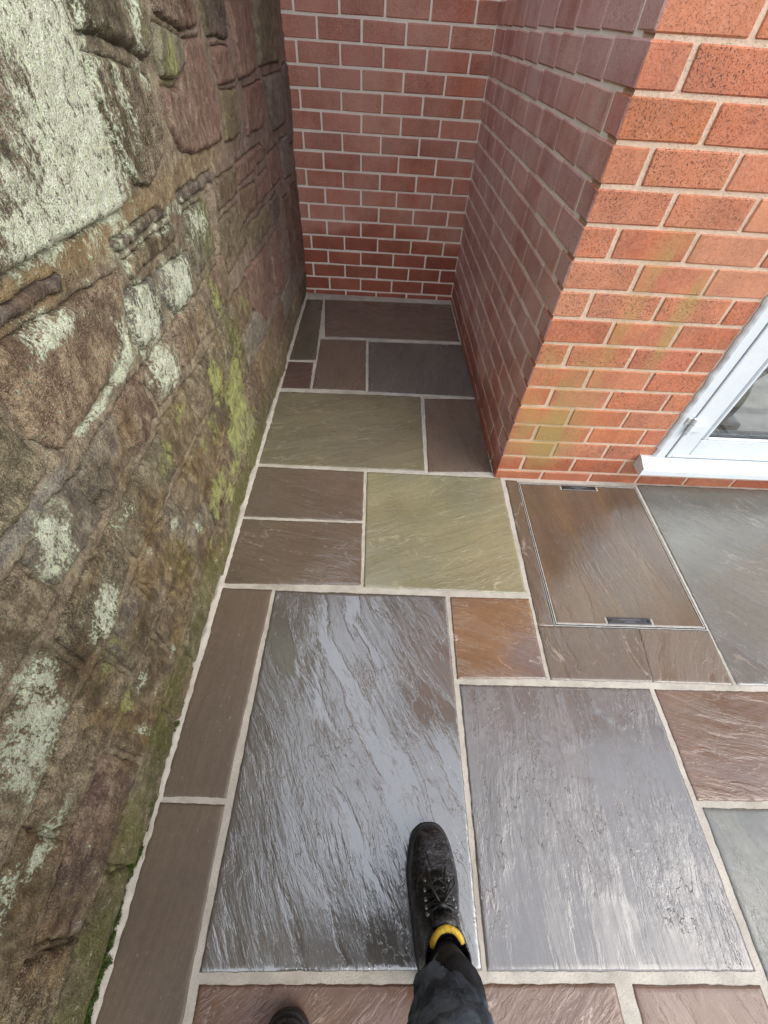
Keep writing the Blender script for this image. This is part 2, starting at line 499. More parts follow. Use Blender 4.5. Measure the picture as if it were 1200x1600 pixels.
# mortar bed: a sheet whose rim rises as a rough fillet against the stone wall
def bed_sheet():
    xs = np.concatenate([np.arange(-0.56, -0.44, 0.0045), np.arange(-0.44, 3.3, 0.12)])
    ys = np.concatenate([np.arange(-2.4, -0.55, 0.1), np.arange(-0.55, 3.1, 0.011)])
    X, Y = np.meshgrid(xs, ys, indexing='ij')
    d = X - (WALL_X + 0.003) - 0.004 * noise2(Y * 9, Y * 0, 3) - 0.004 * noise2(Y * 40, X * 40, 4)
    Z = -0.0015 + 0.013 * sstep(0.010, -0.006, d) * (0.8 + 0.5 * noise2(X * 70, Y * 70, 5)) + 0.0006 * noise2(X * 150, Y * 150, 6)
    Z = np.where(X > -0.44, -0.0018, Z)
    v = np.stack([X, Y, Z], -1).reshape(-1, 3)
    ny = len(ys)
    i, j = np.meshgrid(np.arange(len(xs) - 1), np.arange(ny - 1), indexing='ij')
    a = (i * ny + j).ravel()
    return np_mesh('paving', v, np.stack([a, a + ny, a + ny + 1, a + 1], 1))


paving = link('paving', bed_sheet(), MAT['joint'], kind='structure')

BROWN = ((0.140, 0.102, 0.070), (0.155, 0.113, 0.078), (0.125, 0.096, 0.070))
BROWN2 = ((0.138, 0.102, 0.074), (0.160, 0.117, 0.085), (0.128, 0.104, 0.082))
DGREY = ((0.122, 0.118, 0.104), (0.106, 0.105, 0.096), (0.132, 0.122, 0.102))
OLIVE = ((0.205, 0.180, 0.105), (0.17, 0.148, 0.09), (0.155, 0.14, 0.10))
OLIVED = ((0.125, 0.115, 0.08), (0.11, 0.10, 0.07), (0.13, 0.11, 0.075))
YELLOW = ((0.30, 0.272, 0.153), (0.25, 0.225, 0.125), (0.225, 0.215, 0.145))
GREYB = ((0.10, 0.093, 0.08), (0.118, 0.108, 0.092), (0.088, 0.083, 0.075))
MAUVE = ((0.135, 0.120, 0.110), (0.15, 0.132, 0.122), (0.122, 0.115, 0.108))
RED = ((0.19, 0.108, 0.068), (0.165, 0.092, 0.062), (0.20, 0.135, 0.098))
GREYR = ((0.172, 0.172, 0.150), (0.155, 0.157, 0.142), (0.165, 0.160, 0.125))
ORANGE = ((0.25, 0.135, 0.06), (0.20, 0.11, 0.055), (0.15, 0.105, 0.095))
COVER = ((0.165, 0.106, 0.056), (0.098, 0.068, 0.046), (0.14, 0.108, 0.088))
SURR = ((0.135, 0.095, 0.06), (0.115, 0.083, 0.058), (0.12, 0.092, 0.078))

slab_meshes = 0


def slab(corners, mat, angle, seed, amp=1.0, res=0.006, top=0.0, thick=0.03, label=None, parent=None, name='paving_slab', edge=0.0007, tilt=0.0006):
    """a riven slab on four corners (clockwise from far left): a height field with a worn arris and a skirt"""
    c = np.array(corners, float)
    cm = c.mean(0)
    c = c + np.sign(c - cm) * 0.0012
    w = max(np.linalg.norm(c[1] - c[0]), np.linalg.norm(c[2] - c[3])); l = max(np.linalg.norm(c[3] - c[0]), np.linalg.norm(c[2] - c[1]))
    nx, ny = max(6, int(w / res)), max(6, int(l / res))
    u = np.linspace(0, 1, nx + 1); v = np.linspace(0, 1, ny + 1)
    U, V = np.meshgrid(u, v, indexing='ij')
    XY = (c[0][None, None] * ((1 - U) * (1 - V))[..., None] + c[1] * (U * (1 - V))[..., None] + c[2] * (U * V)[..., None] + c[3] * ((1 - U) * V)[..., None])
    X, Y = XY[..., 0], XY[..., 1]
    D = np.minimum(np.minimum(U, 1 - U) * w, np.minimum(V, 1 - V) * l)        # distance to the edge
    ca, sa = math.cos(angle), math.sin(angle)
    A, B = X * ca + Y * sa, -X * sa + Y * ca                                   # along and across the grain
    A2, B2 = A + 0.03 * noise2(A * 4, B * 6, seed), B + 0.022 * noise2(A * 4 + 9, B * 6, seed + 1)
    h = 0.0010 * fbm(A2 * 2.5, B2 * 8, 4, seed + 2) + 0.0003 * fbm(A2 * 9, B2 * 30, 2, seed + 4)
    t = fbm(A2 * 2.2, B2 * 5, 5, seed + 9) * 2.4 + 7
    fr = t - np.floor(t)
    h = h + 0.0009 * (np.floor(t) - 7 + sstep(0, 0.12, fr)) * sstep(-0.1, 0.35, noise2(X * 3, Y * 3, seed + 5))
    h = h * amp * 0.45
    wob = noise2(X * 35 + seed, Y * 35, seed + 11)
    round_ = sstep(0.0, 0.0035 + 0.002 * wob, D)
    Z = top + h * sstep(0, 0.08, D) - edge * (1 - round_) * 1.6
    # wavy sawn edges
    push = 0.0016 * noise2(X * 22, Y * 22, seed + 13) + 0.0011 * noise2(X * 75, Y * 75, seed + 14)
    cen = c.mean(0)
    on = (D < 1e-9)
    dx, dy = np.sign(X - cen[0]), np.sign(Y - cen[1])
    X = X + np.where(on & ((U < 1e-9) | (U > 1 - 1e-9)), push * dx, 0)
    Y = Y + np.where(on & ((V < 1e-9) | (V > 1 - 1e-9)), push * dy, 0)
    verts = np.stack([X, Y, Z], -1).reshape(-1, 3)
    n = ny + 1
    i, j = np.meshgrid(np.arange(nx), np.arange(ny), indexing='ij')
    a = (i * n + j).ravel()
    quads = np.stack([a, a + 1, a + n + 1, a + n], 1)
    # skirt
    ring = [i * n for i in range(nx + 1)] + [nx * n + j for j in range(1, ny + 1)] + [i * n + ny for i in range(nx - 1, -1, -1)] + [j for j in range(ny - 1, 0, -1)]
    low = verts[ring].copy(); low[:, 2] = top - thick
    base = len(verts); k = len(ring)
    q2 = np.array([[ring[q], ring[(q + 1) % k], base + (q + 1) % k, base + q] for q in range(k)])
    verts = np.concatenate([verts, low]); quads = np.concatenate([quads, q2])
    # make faces look up
    v0, v1, v2 = verts[quads[0][0]], verts[quads[0][1]], verts[quads[0][2]]
    if np.cross(v1 - v0, v2 - v0)[2] < 0: quads = quads[:, ::-1]
    me = np_mesh(name, verts, quads)
    return link(name, me, mat, parent or paving, label=label)


def rect(x0, x1, y0, y1):
    return [(x0, y1), (x1, y1), (x1, y0), (x0, y0)]


SM = {}


def sm(name, cols, angle, seed, **k):
    key = (name, seed)
    if key not in SM: SM[key] = slab_material(name, *cols, angle, seed, **k)
    return SM[key]


deg = R
slabs = [
    # corners, material, grain angle, seed, relief
    ([(-0.376, 2.962), (0.500, 2.985), (0.508, 2.472), (-0.326, 2.452)], sm('brown_sandstone', BROWN2, deg(5), 1, fine=0.3, ledge=0.3), 5, 1, 0.5, None),
    ([(-0.502, 2.950), (-0.390, 2.958), (-0.352, 2.182), (-0.502, 2.172)], sm('olive_sandstone_dark', OLIVED, deg(80), 2, fine=0.3), 80, 2, 0.6, 'narrow olive slab by the stone wall'),
    ([(-0.502, 2.152), (-0.362, 2.152), (-0.352, 1.900), (-0.502, 1.894)], sm('dark_red_sandstone', ((0.13, 0.075, 0.06), (0.11, 0.065, 0.055), (0.12, 0.08, 0.07)), deg(30), 3, fine=0.3), 30, 3, 0.6, 'small dark red slab'),
    ([(-0.347, 2.418), (-0.074, 2.430), (-0.057, 1.901), (-0.336, 1.901)], sm('brown_sandstone', BROWN2, deg(85), 4, fine=0.4), 85, 4, 0.6, None),
    ([(-0.056, 2.418), (0.512, 2.436), (0.530, 1.893), (-0.040, 1.896)], sm('dark_grey_sandstone', DGREY, deg(70), 5, fine=0.6, ledge=0.6), 70, 5, 0.8, 'dark blue grey slab'),
    ([(-0.502, 1.861), (0.233, 1.873), (0.227, 1.316), (-0.502, 1.322)], sm('olive_sandstone', OLIVE, deg(14), 6, fine=0.5, ledge=1.1, rough=0.25, vein=0.5, veincol=(0.42, 0.36, 0.24)), 14, 6, 1.0, 'large olive buff slab'),
    ([(0.256, 1.858), (0.532, 1.872), (0.530, 1.325), (0.244, 1.309)], sm('brown_sandstone', BROWN2, deg(100), 7, fine=0.5, ledge=0.7), 100, 7, 0.8, None),
    ([(-0.502, 1.301), (-0.041, 1.296), (-0.035, 1.021), (-0.502, 1.024)], sm('brown_sandstone', BROWN2, deg(-20), 8, fine=0.6, ledge=1.1, rough=0.17, vein=0.4, veincol=(0.33, 0.27, 0.23)), -20, 8, 1.0, None),
    ([(-0.502, 1.008), (-0.036, 1.008), (-0.029, 0.734), (-0.502, 0.724)], sm('brown_sandstone', BROWN, deg(-15), 9, fine=0.5, ledge=1.2, rough=0.15, vein=0.4, veincol=(0.35, 0.29, 0.25)), -15, 9, 1.1, None),
    ([(-0.025, 1.294), (0.562, 1.291), (0.556, 0.722), (-0.016, 0.727)], sm('yellow_sandstone', YELLOW, deg(20), 10, fine=0.4, ledge=0.8, rough=0.18, cmix=0.6, vein=0.45, veincol=(0.5, 0.44, 0.3)), 20, 10, 0.8, 'square buff yellow slab'),
    ([(-0.502, 0.704), (-0.333, 0.703), (-0.343, 0.1125), (-0.502, 0.1125)], sm('brown_sandstone', BROWN, deg(85), 11, fine=0.22, ledge=0.15, rough=0.3, film=0.15, ior=1.5), 85, 11, 0.3, 'narrow smooth brown slab along the stone wall'),
    ([(-0.502, 0.0975), (-0.342, 0.095), (-0.332, -0.50), (-0.502, -0.50)], sm('brown_sandstone', BROWN, deg(80), 12, fine=0.2, ledge=0.12, rough=0.3, film=0.15, ior=1.5), 80, 12, 0.3, None),
    ([(-0.319, 0.701), (0.268, 0.699), (0.270, -0.183), (-0.320, -0.188)], sm('grey_brown_sandstone', GREYB, deg(117), 13, fine=0.85, ledge=1.0, rough=0.11, streak=4.0, ripple=1.0, ior=2.35, film=0.8), 117, 13, 1.3, 'big glossy grey slab with streaked surface'),
    ([(0.286, 0.697), (0.562, 0.700), (0.557, 0.428), (0.282, 0.421)], sm('orange_sandstone', ORANGE, deg(-14), 14, fine=0.3, ledge=1.6, rough=0.2, cmix=0.9, vein=0.9, veincol=(0.56, 0.40, 0.34)), -14, 14, 1.4, 'small orange slab with wavy ledges'),
    ([(0.288, 0.4025), (0.874, 0.4035), (0.870, -0.183), (0.2835, -0.185)], sm('mauve_grey_sandstone', MAUVE, deg(93), 15, fine=0.7, ledge=2.2, rough=0.18, ripple=0.7, ior=1.95, film=0.6), 93, 15, 1.3, 'big mauve grey slab with branching ridges'),
    ([(0.8915, 0.402), (1.480, 0.405), (1.480, 0.126), (0.8895, 0.123)], sm('red_sandstone', RED, deg(-18), 16, fine=0.8, ledge=1.2, rough=0.16, ripple=1.2, ior=1.65), -18, 16, 1.2, None),
    ([(0.8965, 0.105), (1.480, 0.106), (1.480, -0.49), (0.886, -0.47)], sm('pale_grey_sandstone', GREYR, deg(110), 17, fine=0.5, ledge=0.9, rough=0.2, ior=1.6), 110, 17, 0.9, None),
    ([(-0.315, -0.208), (0.551, -0.204), (0.560, -0.50), (-0.315, -0.50)], sm('red_sandstone', RED, deg(40), 18, fine=0.6, ledge=1.0, rough=0.2, vein=0.5, ior=1.6), 40, 18, 1.0, None),
    ([(0.592, -0.205), (0.868, -0.205), (0.862, -0.50), (0.592, -0.50)], sm('red_sandstone', RED, deg(115), 19, fine=0.6, ledge=0.8, rough=0.2, ior=1.6), 115, 19, 1.0, None),
    ([(1.176, 1.284), (1.775, 1.284), (1.770, 0.423), (1.163, 0.4245)], sm('pale_grey_sandstone', GREYR, deg(-45), 20, fine=0.6, ledge=0.8, rough=0.17, vein=0.25), -45, 20, 0.8, 'large pale grey slab below the door'),
]
for cr, mt, an, sd, amp, lab in slabs:
    slab(cr, mt, deg(an), sd, amp, label=lab)
# more of the terrace, out of the frame
for k, (x0, x1, y0, y1, cols) in enumerate([(1.79, 2.39, 0.72, 1.284, BROWN), (1.79, 2.39, 0.125, 0.705, YELLOW), (1.497, 1.775, 0.125, 0.405, GREYB), (1.497, 2.39, -0.49, 0.108, MAUVE),
                                   (-0.49, 0.10, -1.12, -0.52, GREYR), (0.115, 0.70, -1.12, -0.52, BROWN), (0.717, 1.60, -1.12, -0.52, OLIVE), (1.617, 2.39, -1.12, -0.507, RED),
                                   (-0.49, 0.40, -2.0, -1.137, GREYB), (0.417, 1.0, -2.0, -1.137, RED), (1.017, 2.39, -2.0, -1.137, BROWN)]):
    slab(rect(x0, x1, y0, y1), sm('far_sandstone', cols, deg(20 * k), 30 + k), deg(20 * k), 30 + k, 0.8, res=0.03)

# ------------------------------------------------------------------ recessed manhole cover
surr = sm('cover_surround', SURR, deg(100), 21, fine=0.5, ledge=0.8, rough=0.2, vein=0.4)
slab([(0.584, 1.281), (0.6325, 1.279), (0.628, 0.6015), (0.573, 0.6015)], surr, deg(100), 21, 0.6)
slab([(0.573, 0.6010), (0.9172, 0.6010), (0.8938, 0.4255), (0.5725, 0.425)], surr, deg(100), 22, 0.7)
slab([(0.918, 0.6010), (1.158, 0.6010), (1.148, 0.424), (0.8945, 0.4255)], sm('cover_surround_dark', BROWN, deg(60), 23, fine=0.6, ledge=0.5, rough=0.22), deg(60), 23, 0.8)
cover = empty('manhole_cover', (0.895, 0.94, 0), label='recessed manhole cover with brown stone inlay and two black lifting plates near the door', cat='manhole cover')
CX, CY = 0.895, 0.94
ci = [(0.6435 - CX, 1.262 - CY), (1.153 - CX, 1.262 - CY), (1.148 - CX, 0.612 - CY), (0.639 - CX, 0.612 - CY)]
me_ = slab(ci, sm('inlay_stone', COVER, deg(98), 24, fine=0.9, ledge=0.5, rough=0.17, streak=2.0), deg(98), 24, 0.7, parent=cover, name='stone_inlay')


def frame_bars(inset0, inset1, z0, z1):
    """four mitred bars round the inlay"""
    bm = bmesh.new()
    cc = [(0.6435 - CX, 1.262 - CY), (1.153 - CX, 1.262 - CY), (1.148 - CX, 0.612 - CY), (0.639 - CX, 0.612 - CY)]
    sg = [(-1, 1), (1, 1), (1, -1), (-1, -1)]
    o = [(c[0] + s[0] * inset1, c[1] + s[1] * inset1) for c, s in zip(cc, sg)]
    i = [(c[0] + s[0] * inset0, c[1] + s[1] * inset0) for c, s in zip(cc, sg)]
    def ringv(pts, z): return [bm.verts.new((p[0], p[1], z)) for p in pts]
    ot, it, ob, ib = ringv(o, z1), ringv(i, z1), ringv(o, z0), ringv(i, z0)
    for k in range(4):
        q = (k + 1) % 4
        bm.faces.new((ot[k], ot[q], it[q], it[k])); bm.faces.new((it[k], it[q], ib[q], ib[k])); bm.faces.new((ot[q], ot[k], ob[k], ob[q]))
    return bm


bm_obj('cover_edge', frame_bars(0.0005, 0.0032, -0.03, 0.0012), MAT['steel'], cover)
bm_obj('frame_gap', frame_bars(0.0034, 0.0072, -0.03, -0.0008), MAT['gap'], cover)
bm_obj('frame_edge', frame_bars(0.0074, 0.0092, -0.03, 0.0008), MAT['steel'], cover)
for (px, py) in ((0.900 - CX, 1.2465 - CY), (0.893 - CX, 0.6275 - CY)):
    bm = bmesh.new()
    add_box(bm, -0.076, 0.076, -0.0125, 0.0125, -0.004, 0.0035, 0.002)
    pl = bm_obj('lifting_plate', bm, MAT['plate'], cover)
    pl.location = (px, py, 0)
    bm = bmesh.new()                                   # pale cast marking, worn past reading
    for row, (xa, xb) in enumerate(((-0.034, 0.036), (-0.018, 0.016))):
        x = xa
        while x < xb:
            w = random.choice((0.0025, 0.0032, 0.0018))
            add_box(bm, x, x + w, 0.001 - row * 0.008, 0.0052 - row * 0.008, 0.0034, 0.0041)
            x += w + 0.0012
    bm_obj('cast_marking', bm, MAT['plate_mark'], pl, kind='stuff')
    for sx in (-1, 1):
        bm = bmesh.new()
        bmesh.ops.create_cone(bm, cap_ends=True, segments=12, radius1=0.005, radius2=0.004, depth=0.002, matrix=Matrix.Translation((sx * 0.066, 0, 0.0045)))
        bm_obj('key_hole_plug', bm, MAT['gap'], pl)
        bm = bmesh.new()                               # chipped pale bedding at the plate's ends
        add_box(bm, sx * 0.0795 - 0.004, sx * 0.0795 + 0.004, -0.011, 0.011, -0.01, 0.0022, 0.002)
        bm_obj('plate_bedding', bm, MAT['joint'], pl)

# ------------------------------------------------------------------ brickwork
C = 0.0825          # course height
JT = 0.0100         # joint


def brick_mesh(name, L, D, H, seed):
    """one brick, origin at its front lower left corner: rounded and slightly knocked edges"""
    bm = bmesh.new()
    add_box(bm, 0, L, 0, D, 0, H, 0.0032)
    rr = random.Random(seed)
    for v in bm.verts:
        v.co += Vector((rr.uniform(-1, 1), rr.uniform(-0.6, 0.6), rr.uniform(-1, 1))) * 0.0011
    me = bpy.data.meshes.new(name)
    bmesh.ops.recalc_face_normals(bm, faces=bm.faces[:])
    bm.to_mesh(me); bm.free()
    return me


BM = {}


def brick_of(L, mat, key, D=0.09):
    k = (round(L, 3), key, random.randrange(4))
    if k not in BM:
        me = brick_mesh('brick', L, D, C - JT, hash(k[0]) % 1000 + k[2])
        me.materials.append(mat)
        BM[k] = me
    return BM[k]


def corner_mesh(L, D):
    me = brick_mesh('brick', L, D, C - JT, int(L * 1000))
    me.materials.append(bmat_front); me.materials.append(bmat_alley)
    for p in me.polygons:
        if p.normal.x < -0.6: p.material_index = 1  # alley-facing side of the same brick takes the colour with painted sheen
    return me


def lay(parent, mat, key, course, a, b, place, z0):
    """one brick from a to b along a wall's face"""
    L = b - a - JT
    if L < 0.015: return
    if key == 'f' and a < 0:
        o = bpy.data.objects.new('brick', corner_mesh(L, (0.102 if course % 2 else 0.207) - JT / 2))
    else:
        o = bpy.data.objects.new('brick', brick_of(L, mat, key))
    COL.objects.link(o)
    o.parent = parent
    rx = place(a + JT / 2, random.uniform(-0.0022, -0.0004), z0 + course * C + JT / 2 + random.uniform(-0.0008, 0.0008))
    o.location = rx[0]
    o.rotation_euler = (random.gauss(0, 0.004), random.gauss(0, 0.004), rx[1] + random.gauss(0, 0.0022))
    if key == 'f' and a < 0:            # quoin: its return face follows the alley wall
        o.location.x -= 0.0022
        o.rotation_euler = (0, 0, 0 if course % 2 else R(1.0))


FRONT = [(0.0, (0.47, 0.120, 0.045)), (0.3, (0.55, 0.160, 0.062)), (0.55, (0.57, 0.195, 0.088)), (0.8, (0.51, 0.130, 0.055)), (1.0, (0.52, 0.160, 0.048))]
ALLEY = [(0.0, (0.44, 0.16, 0.125)), (0.4, (0.49, 0.17, 0.125)), (0.7, (0.41, 0.155, 0.13)), (1.0, (0.55, 0.18, 0.12))]  # the front's bricks, with the alley's cooler light put into the colour
BACK = [(0.0, (0.46, 0.135, 0.075)), (0.4, (0.52, 0.16, 0.09)), (0.7, (0.42, 0.12, 0.07)), (1.0, (0.57, 0.185, 0.10))]
bmat_front = brick_material('brick_front', FRONT, pit=0.8, bloom_sheen=0.12, bloom_sheen_col=(0.62, 0.5, 0.38), wet_z=0.10, algae=0.75, axis=0)
bmat_alley = brick_material('brick_alley', ALLEY, pit=0.35, bloom_sheen=0.58, bloom_sheen_col=(0.84, 0.63, 0.59), wet_z=0.12, axis=1)  # paler copy of the house brick: sky sheen painted over the lime
bmat_back = brick_material('brick_back', BACK, pit=0.5, bloom_sheen=0.42, bloom_sheen_col=(0.78, 0.53, 0.45), wet_z=0.36, axis=0)
jmat_front = brick_material('brick_mortar_front', FRONT, pit=0.5, wet_z=0.05, algae=0.6, axis=0, joint=True)
jmat_alley = brick_material('brick_mortar_alley', ALLEY, pit=0.3, wet_z=0.1, axis=1, joint=True)
jmat_back = brick_material('brick_mortar_back', BACK, pit=0.3, wet_z=0.1, axis=0, joint=True)


def upper_material(name, axis, ca, cb):
    """brickwork above the frame: bricks and joints by texture only"""
    m = Mat(name)
    s = m.sep(m.pos())
    cmb = m.n.new('ShaderNodeCombineXYZ'); m.l.new(s[axis], cmb.inputs[0]); m.l.new(s[2], cmb.inputs[1])
    t = m.n.new('ShaderNodeTexBrick'); m.l.new(cmb.outputs[0], t.inputs['Vector'])
    t.inputs['Scale'].default_value = 1.0; t.inputs['Brick Width'].default_value = 0.2155; t.inputs['Row Height'].default_value = C
    t.inputs['Mortar Size'].default_value = JT * 0.5
    t.inputs['Color1'].default_value = (*ca, 1); t.inputs['Color2'].default_value = (*cb, 1); t.inputs['Mortar'].default_value = (0.5, 0.42, 0.34, 1)
    m.set(Base_Color=m.mix(m.range(m.noise(m.pos(), 40, 4), 0.3, 0.7, 0, 0.5), t.outputs['Color'], (0.12, 0.04, 0.03)), Roughness=0.8,
          Normal=m.bump(m.math('SUBTRACT', 1.0, t.outputs['Fac']), 0.003))
    return m.m


up_front = upper_material('upper_brickwork', 0, (0.40, 0.12, 0.065), (0.45, 0.15, 0.085))
up_side = upper_material('upper_brickwork_side', 1, (0.26, 0.09, 0.075), (0.29, 0.10, 0.08))  # same brickwork as the front, alley shade put into its colour

house = empty('brick_house', (FX, FY, 0), label='orange red brick house whose corner juts out between the alley and the white glazed door', cat='house')
HX, HY = FX, FY
NC = 17                                   # courses built brick by brick
EAVE = 4.2
zt = 0.0465 + NC * C
DX0, DX1, DZ0, DZ1 = 1.150, 2.06, 0.155, 2.10

# front wall: mortar core round the door opening, bricks on its face
bm = bmesh.new()
for (x0, x1, z0, z1) in ((0.004, DX0 - HX + 0.012, -0.2, zt), (DX0 - HX + 0.012, DX1 - HX, -0.2, 0.105), (DX1 - HX, 4.0, -0.2, zt)):
    add_box(bm, x0, x1, 0.0025, 0.25, z0, z1)
front = bm_obj('front_wall', bm, jmat_front, house)
bm = bmesh.new()
add_box(bm, 0.0, DX0 - HX + 0.012, 0.001, 0.25, zt + 0.001, EAVE)
add_box(bm, DX0 - HX + 0.012, DX1 - HX, 0.001, 0.25, DZ1 + 0.001, EAVE)
add_box(bm, DX1 - HX, 4.0, 0.001, 0.25, zt + 0.001, EAVE)
bm_obj('upper_wall', bm, up_front, house)


def place_front(a, off, z): return ((a, off, z), 0.0)


def place_alley(a, off, z): return ((off + 0.0, a, z - 0.0115 * a / 1.76), R(90))


for c in range(-2, NC):
    odd = c % 2
    xend = DX0 - HX + 0.004 if c >= 2 else 1.6
    edges = [0.0, 0.203 if odd else 0.098]
    while edges[-1] < xend: edges.append(edges[-1] + 0.2155)
    for i, (a, b) in enumerate(zip(edges[:-1], edges[1:])):
        if a >= xend - 0.02: break
        b = min(b, xend)
        if 0.105 < 0.0465 + (c + 1) * C and a > DX0 - HX - 0.05 and c < 2: continue
        a0 = a - JT / 2 if i == 0 else a
        lay(front, bmat_front, 'f', c, a0, b, place_front, 0.0465)

# alley wall
bm = bmesh.new()
add_box(bm, 0.0012, 0.25, 0.06, BY - HY, -0.2, zt)
alley = bm_obj('alley_wall', bm, jmat_alley, house)
alley.rotation_euler.z = R(1.0)
bm = bmesh.new()
add_box(bm, 0.001, 0.25, 0.2505, BY - HY, zt + 0.001, EAVE)
bm_obj('upper_wall', bm, up_side, house).rotation_euler.z = R(1.0)
for c in range(-2, NC):
    odd = c % 2
    y = 0.102 if odd else 0.207
    edges = [y]
    while edges[-1] < BY - HY: edges.append(edges[-1] + 0.2165)
    for a, b in zip(edges[:-1], edges[1:]):
        b = min(b, BY - HY)
        L = b - a - JT
        if L < 0.015: continue
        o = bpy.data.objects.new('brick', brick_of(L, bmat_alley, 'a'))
        COL.objects.link(o); o.parent = alley
        # the face looks to -x: turn the brick so that its front (-y) points there
        z = 0.0465 + c * C + JT / 2 - 0.0165 * (a / 1.76) + random.uniform(-0.0008, 0.0008)
        o.location = (random.uniform(-0.0030, -0.0016), b - JT / 2, z)
        o.rotation_euler = (random.gauss(0, 0.003), random.gauss(0, 0.003) + 0.0094, R(-90) + random.gauss(0, 0.0018))
# roof with eaves, out of the frame
bm = bmesh.new()
add_prism(bm, [(-0.10, EAVE + 0.002), (-0.10, EAVE + 0.06), (3.0, EAVE + 1.9), (6.2, EAVE + 0.06), (6.2, EAVE + 0.002)], 'x', -0.15, 4.2)
bm_obj('roof', bm, plain('roof_tiles', (0.10, 0.085, 0.08), 0.8), house)

# back wall of the alley
BX0 = -0.72
bwall = empty('brick_wall', (BX0, BY, 0), label='dull red brick wall closing the far end of the alley behind the slabs', cat='wall')
bm = bmesh.new()
add_box(bm, 0, FX + 0.2 - BX0, 0.002, 0.25, -0.2, 0.0285 + 17 * C)
add_box(bm, 0, FX + 0.2 - BX0, 0.001, 0.25, 0.0285 + 17 * C + 0.001, EAVE + 0.1)
core = bm_obj('mortar', bm, jmat_back, bwall)
core.data.materials.append(up_front)
for p_ in core.data.polygons:
    if p_.center.z > 0.0285 + 17 * C: p_.material_index = 1
for c in range(-2, 17):
    x = (-0.455 - 0.2145 * 2 if c % 2 else -0.35 - 0.2145 * 2)
    while x < FX:
        a, b = max(x, BX0), min(x + 0.2145, 0.512)
        x += 0.2145
        if b - a < 0.02: continue
        o = bpy.data.objects.new('brick', brick_of(b - a - JT, bmat_back, 'b'))
        COL.objects.link(o); o.parent = bwall
        o.location = (a + JT / 2 - BX0, random.uniform(-0.0024, -0.0008), 0.0285 + c * C + JT / 2 + random.uniform(-0.001, 0.001))
        o.rotation_euler = (random.gauss(0, 0.004), random.gauss(0, 0.004), random.gauss(0, 0.0018))

# ------------------------------------------------------------------ white glazed door
def dpart(name, boxes, mat, parent=house, bevel=0.003, **k):
    bm = bmesh.new()
    for b_ in boxes: add_box(bm, *b_, bevel)
    return bm_obj(name, bm, mat, parent, **k)


ox, oy = -HX, -HY     # children of the house are placed in the house's own space


def L(x0, x1, y0, y1, z0, z1): return (x0 + ox, x1 + ox, y0 + oy, y1 + oy, z0, z1)


fy = 1.283            # front of the outer frame
frame = dpart('door_frame', [L(1.163, 1.2045, fy, fy + 0.07, 0.166, 2.07), L(2.0, 2.045, fy, fy + 0.07, 0.166, 2.07), L(1.2045, 2.0, fy + 0.002, fy + 0.07, 2.03, 2.07)], MAT['upvc'])
# sealant bead, smeared over the brick edge
pts = []
zz = 0.16
bm = bmesh.new()
rows_ = []
for i in range(150):
    z = 0.158 + i * 0.0128
    w = 0.008 + 0.004 * float(noise2(np.array([z * 18.0]), np.array([0.3]), 5)[0]) + 0.003 * float(noise2(np.array([z * 70.0]), np.array([1.3]), 6)[0])
    joint_near = abs(((z - 0.0465) / C) % 1.0 - 0.0) < 0.12 or abs(((z - 0.0465) / C) % 1.0 - 1.0) < 0.12
    if joint_near: w += 0.004
    rows_.append([bm.verts.new((1.164 + ox - w, FY + oy - 0.0005, z)), bm.verts.new((1.164 + ox - w * 0.7, FY + oy - 0.006, z)), bm.verts.new((1.1655 + ox, fy + oy - 0.0012, z)), bm.verts.new((1.1655 + ox, fy + oy + 0.02, z))])
for r0, r1 in zip(rows_[:-1], rows_[1:]):
    for k in range(3): bm.faces.new((r0[k], r0[k + 1], r1[k + 1], r1[k]))
bm_obj('sealant_bead', bm, MAT['sealant'], frame, smooth=True)
# sash: stiles and rails with a stepped, bevelled inner edge
door = dpart('door', [L(1.2075, 1.300, fy + 0.004, fy + 0.065, 0.1715, 2.025), L(1.910, 1.997, fy + 0.004, fy + 0.065, 0.1715, 2.025),
                      L(1.300, 1.910, fy + 0.0045, fy + 0.064, 0.1715, 0.262), L(1.300, 1.910, fy + 0.0045, fy + 0.064, 1.935, 2.025)], MAT['upvc'], bevel=0.004)
dpart('sash_lip', [L(1.2068, 1.226, fy - 0.004, fy + 0.0035, 0.1713, 2.025), L(1.226, 1.91, fy - 0.0035, fy + 0.004, 0.1713, 0.186)], MAT['upvc'], door, 0.003)
dpart('glazing_bead', [L(1.3003, 1.318, fy + 0.0, fy + 0.05, 0.262, 1.935), L(1.318, 1.91, fy + 0.0005, fy + 0.049, 0.262, 0.277)], MAT['upvc'], door, 0.005)
dpart('glazing_gasket', [L(1.318, 1.3215, fy + 0.006, fy + 0.05, 0.2775, 1.93), L(1.3215, 1.91, fy + 0.0055, fy + 0.049, 0.2772, 0.284)], MAT['seal'], door, 0.001)
gm = Mat('door_glass')
gm.n.remove(gm.b)
_tr = gm.n.new('ShaderNodeBsdfTransparent'); _tr.inputs[0].default_value = (0.93, 0.96, 0.95, 1)
_gl = gm.n.new('ShaderNodeBsdfGlossy'); _gl.inputs['Roughness'].default_value = 0.005
_fr = gm.n.new('ShaderNodeFresnel'); _fr.inputs[0].default_value = 1.75
_mx = gm.n.new('ShaderNodeMixShader')
_ge = gm.n.new('ShaderNodeNewGeometry')
gm.l.new(gm.range(_ge.outputs['Backfacing'], 0.0, 1.0, 1.75, 1 / 1.75, False), _fr.inputs[0])
gm.l.new(_fr.outputs[0], _mx.inputs[0]); gm.l.new(_tr.outputs[0], _mx.inputs[1]); gm.l.new(_gl.outputs[0], _mx.inputs[2])
gm.l.new(_mx.outputs[0], gm.n['Material Output'].inputs['Surface'])
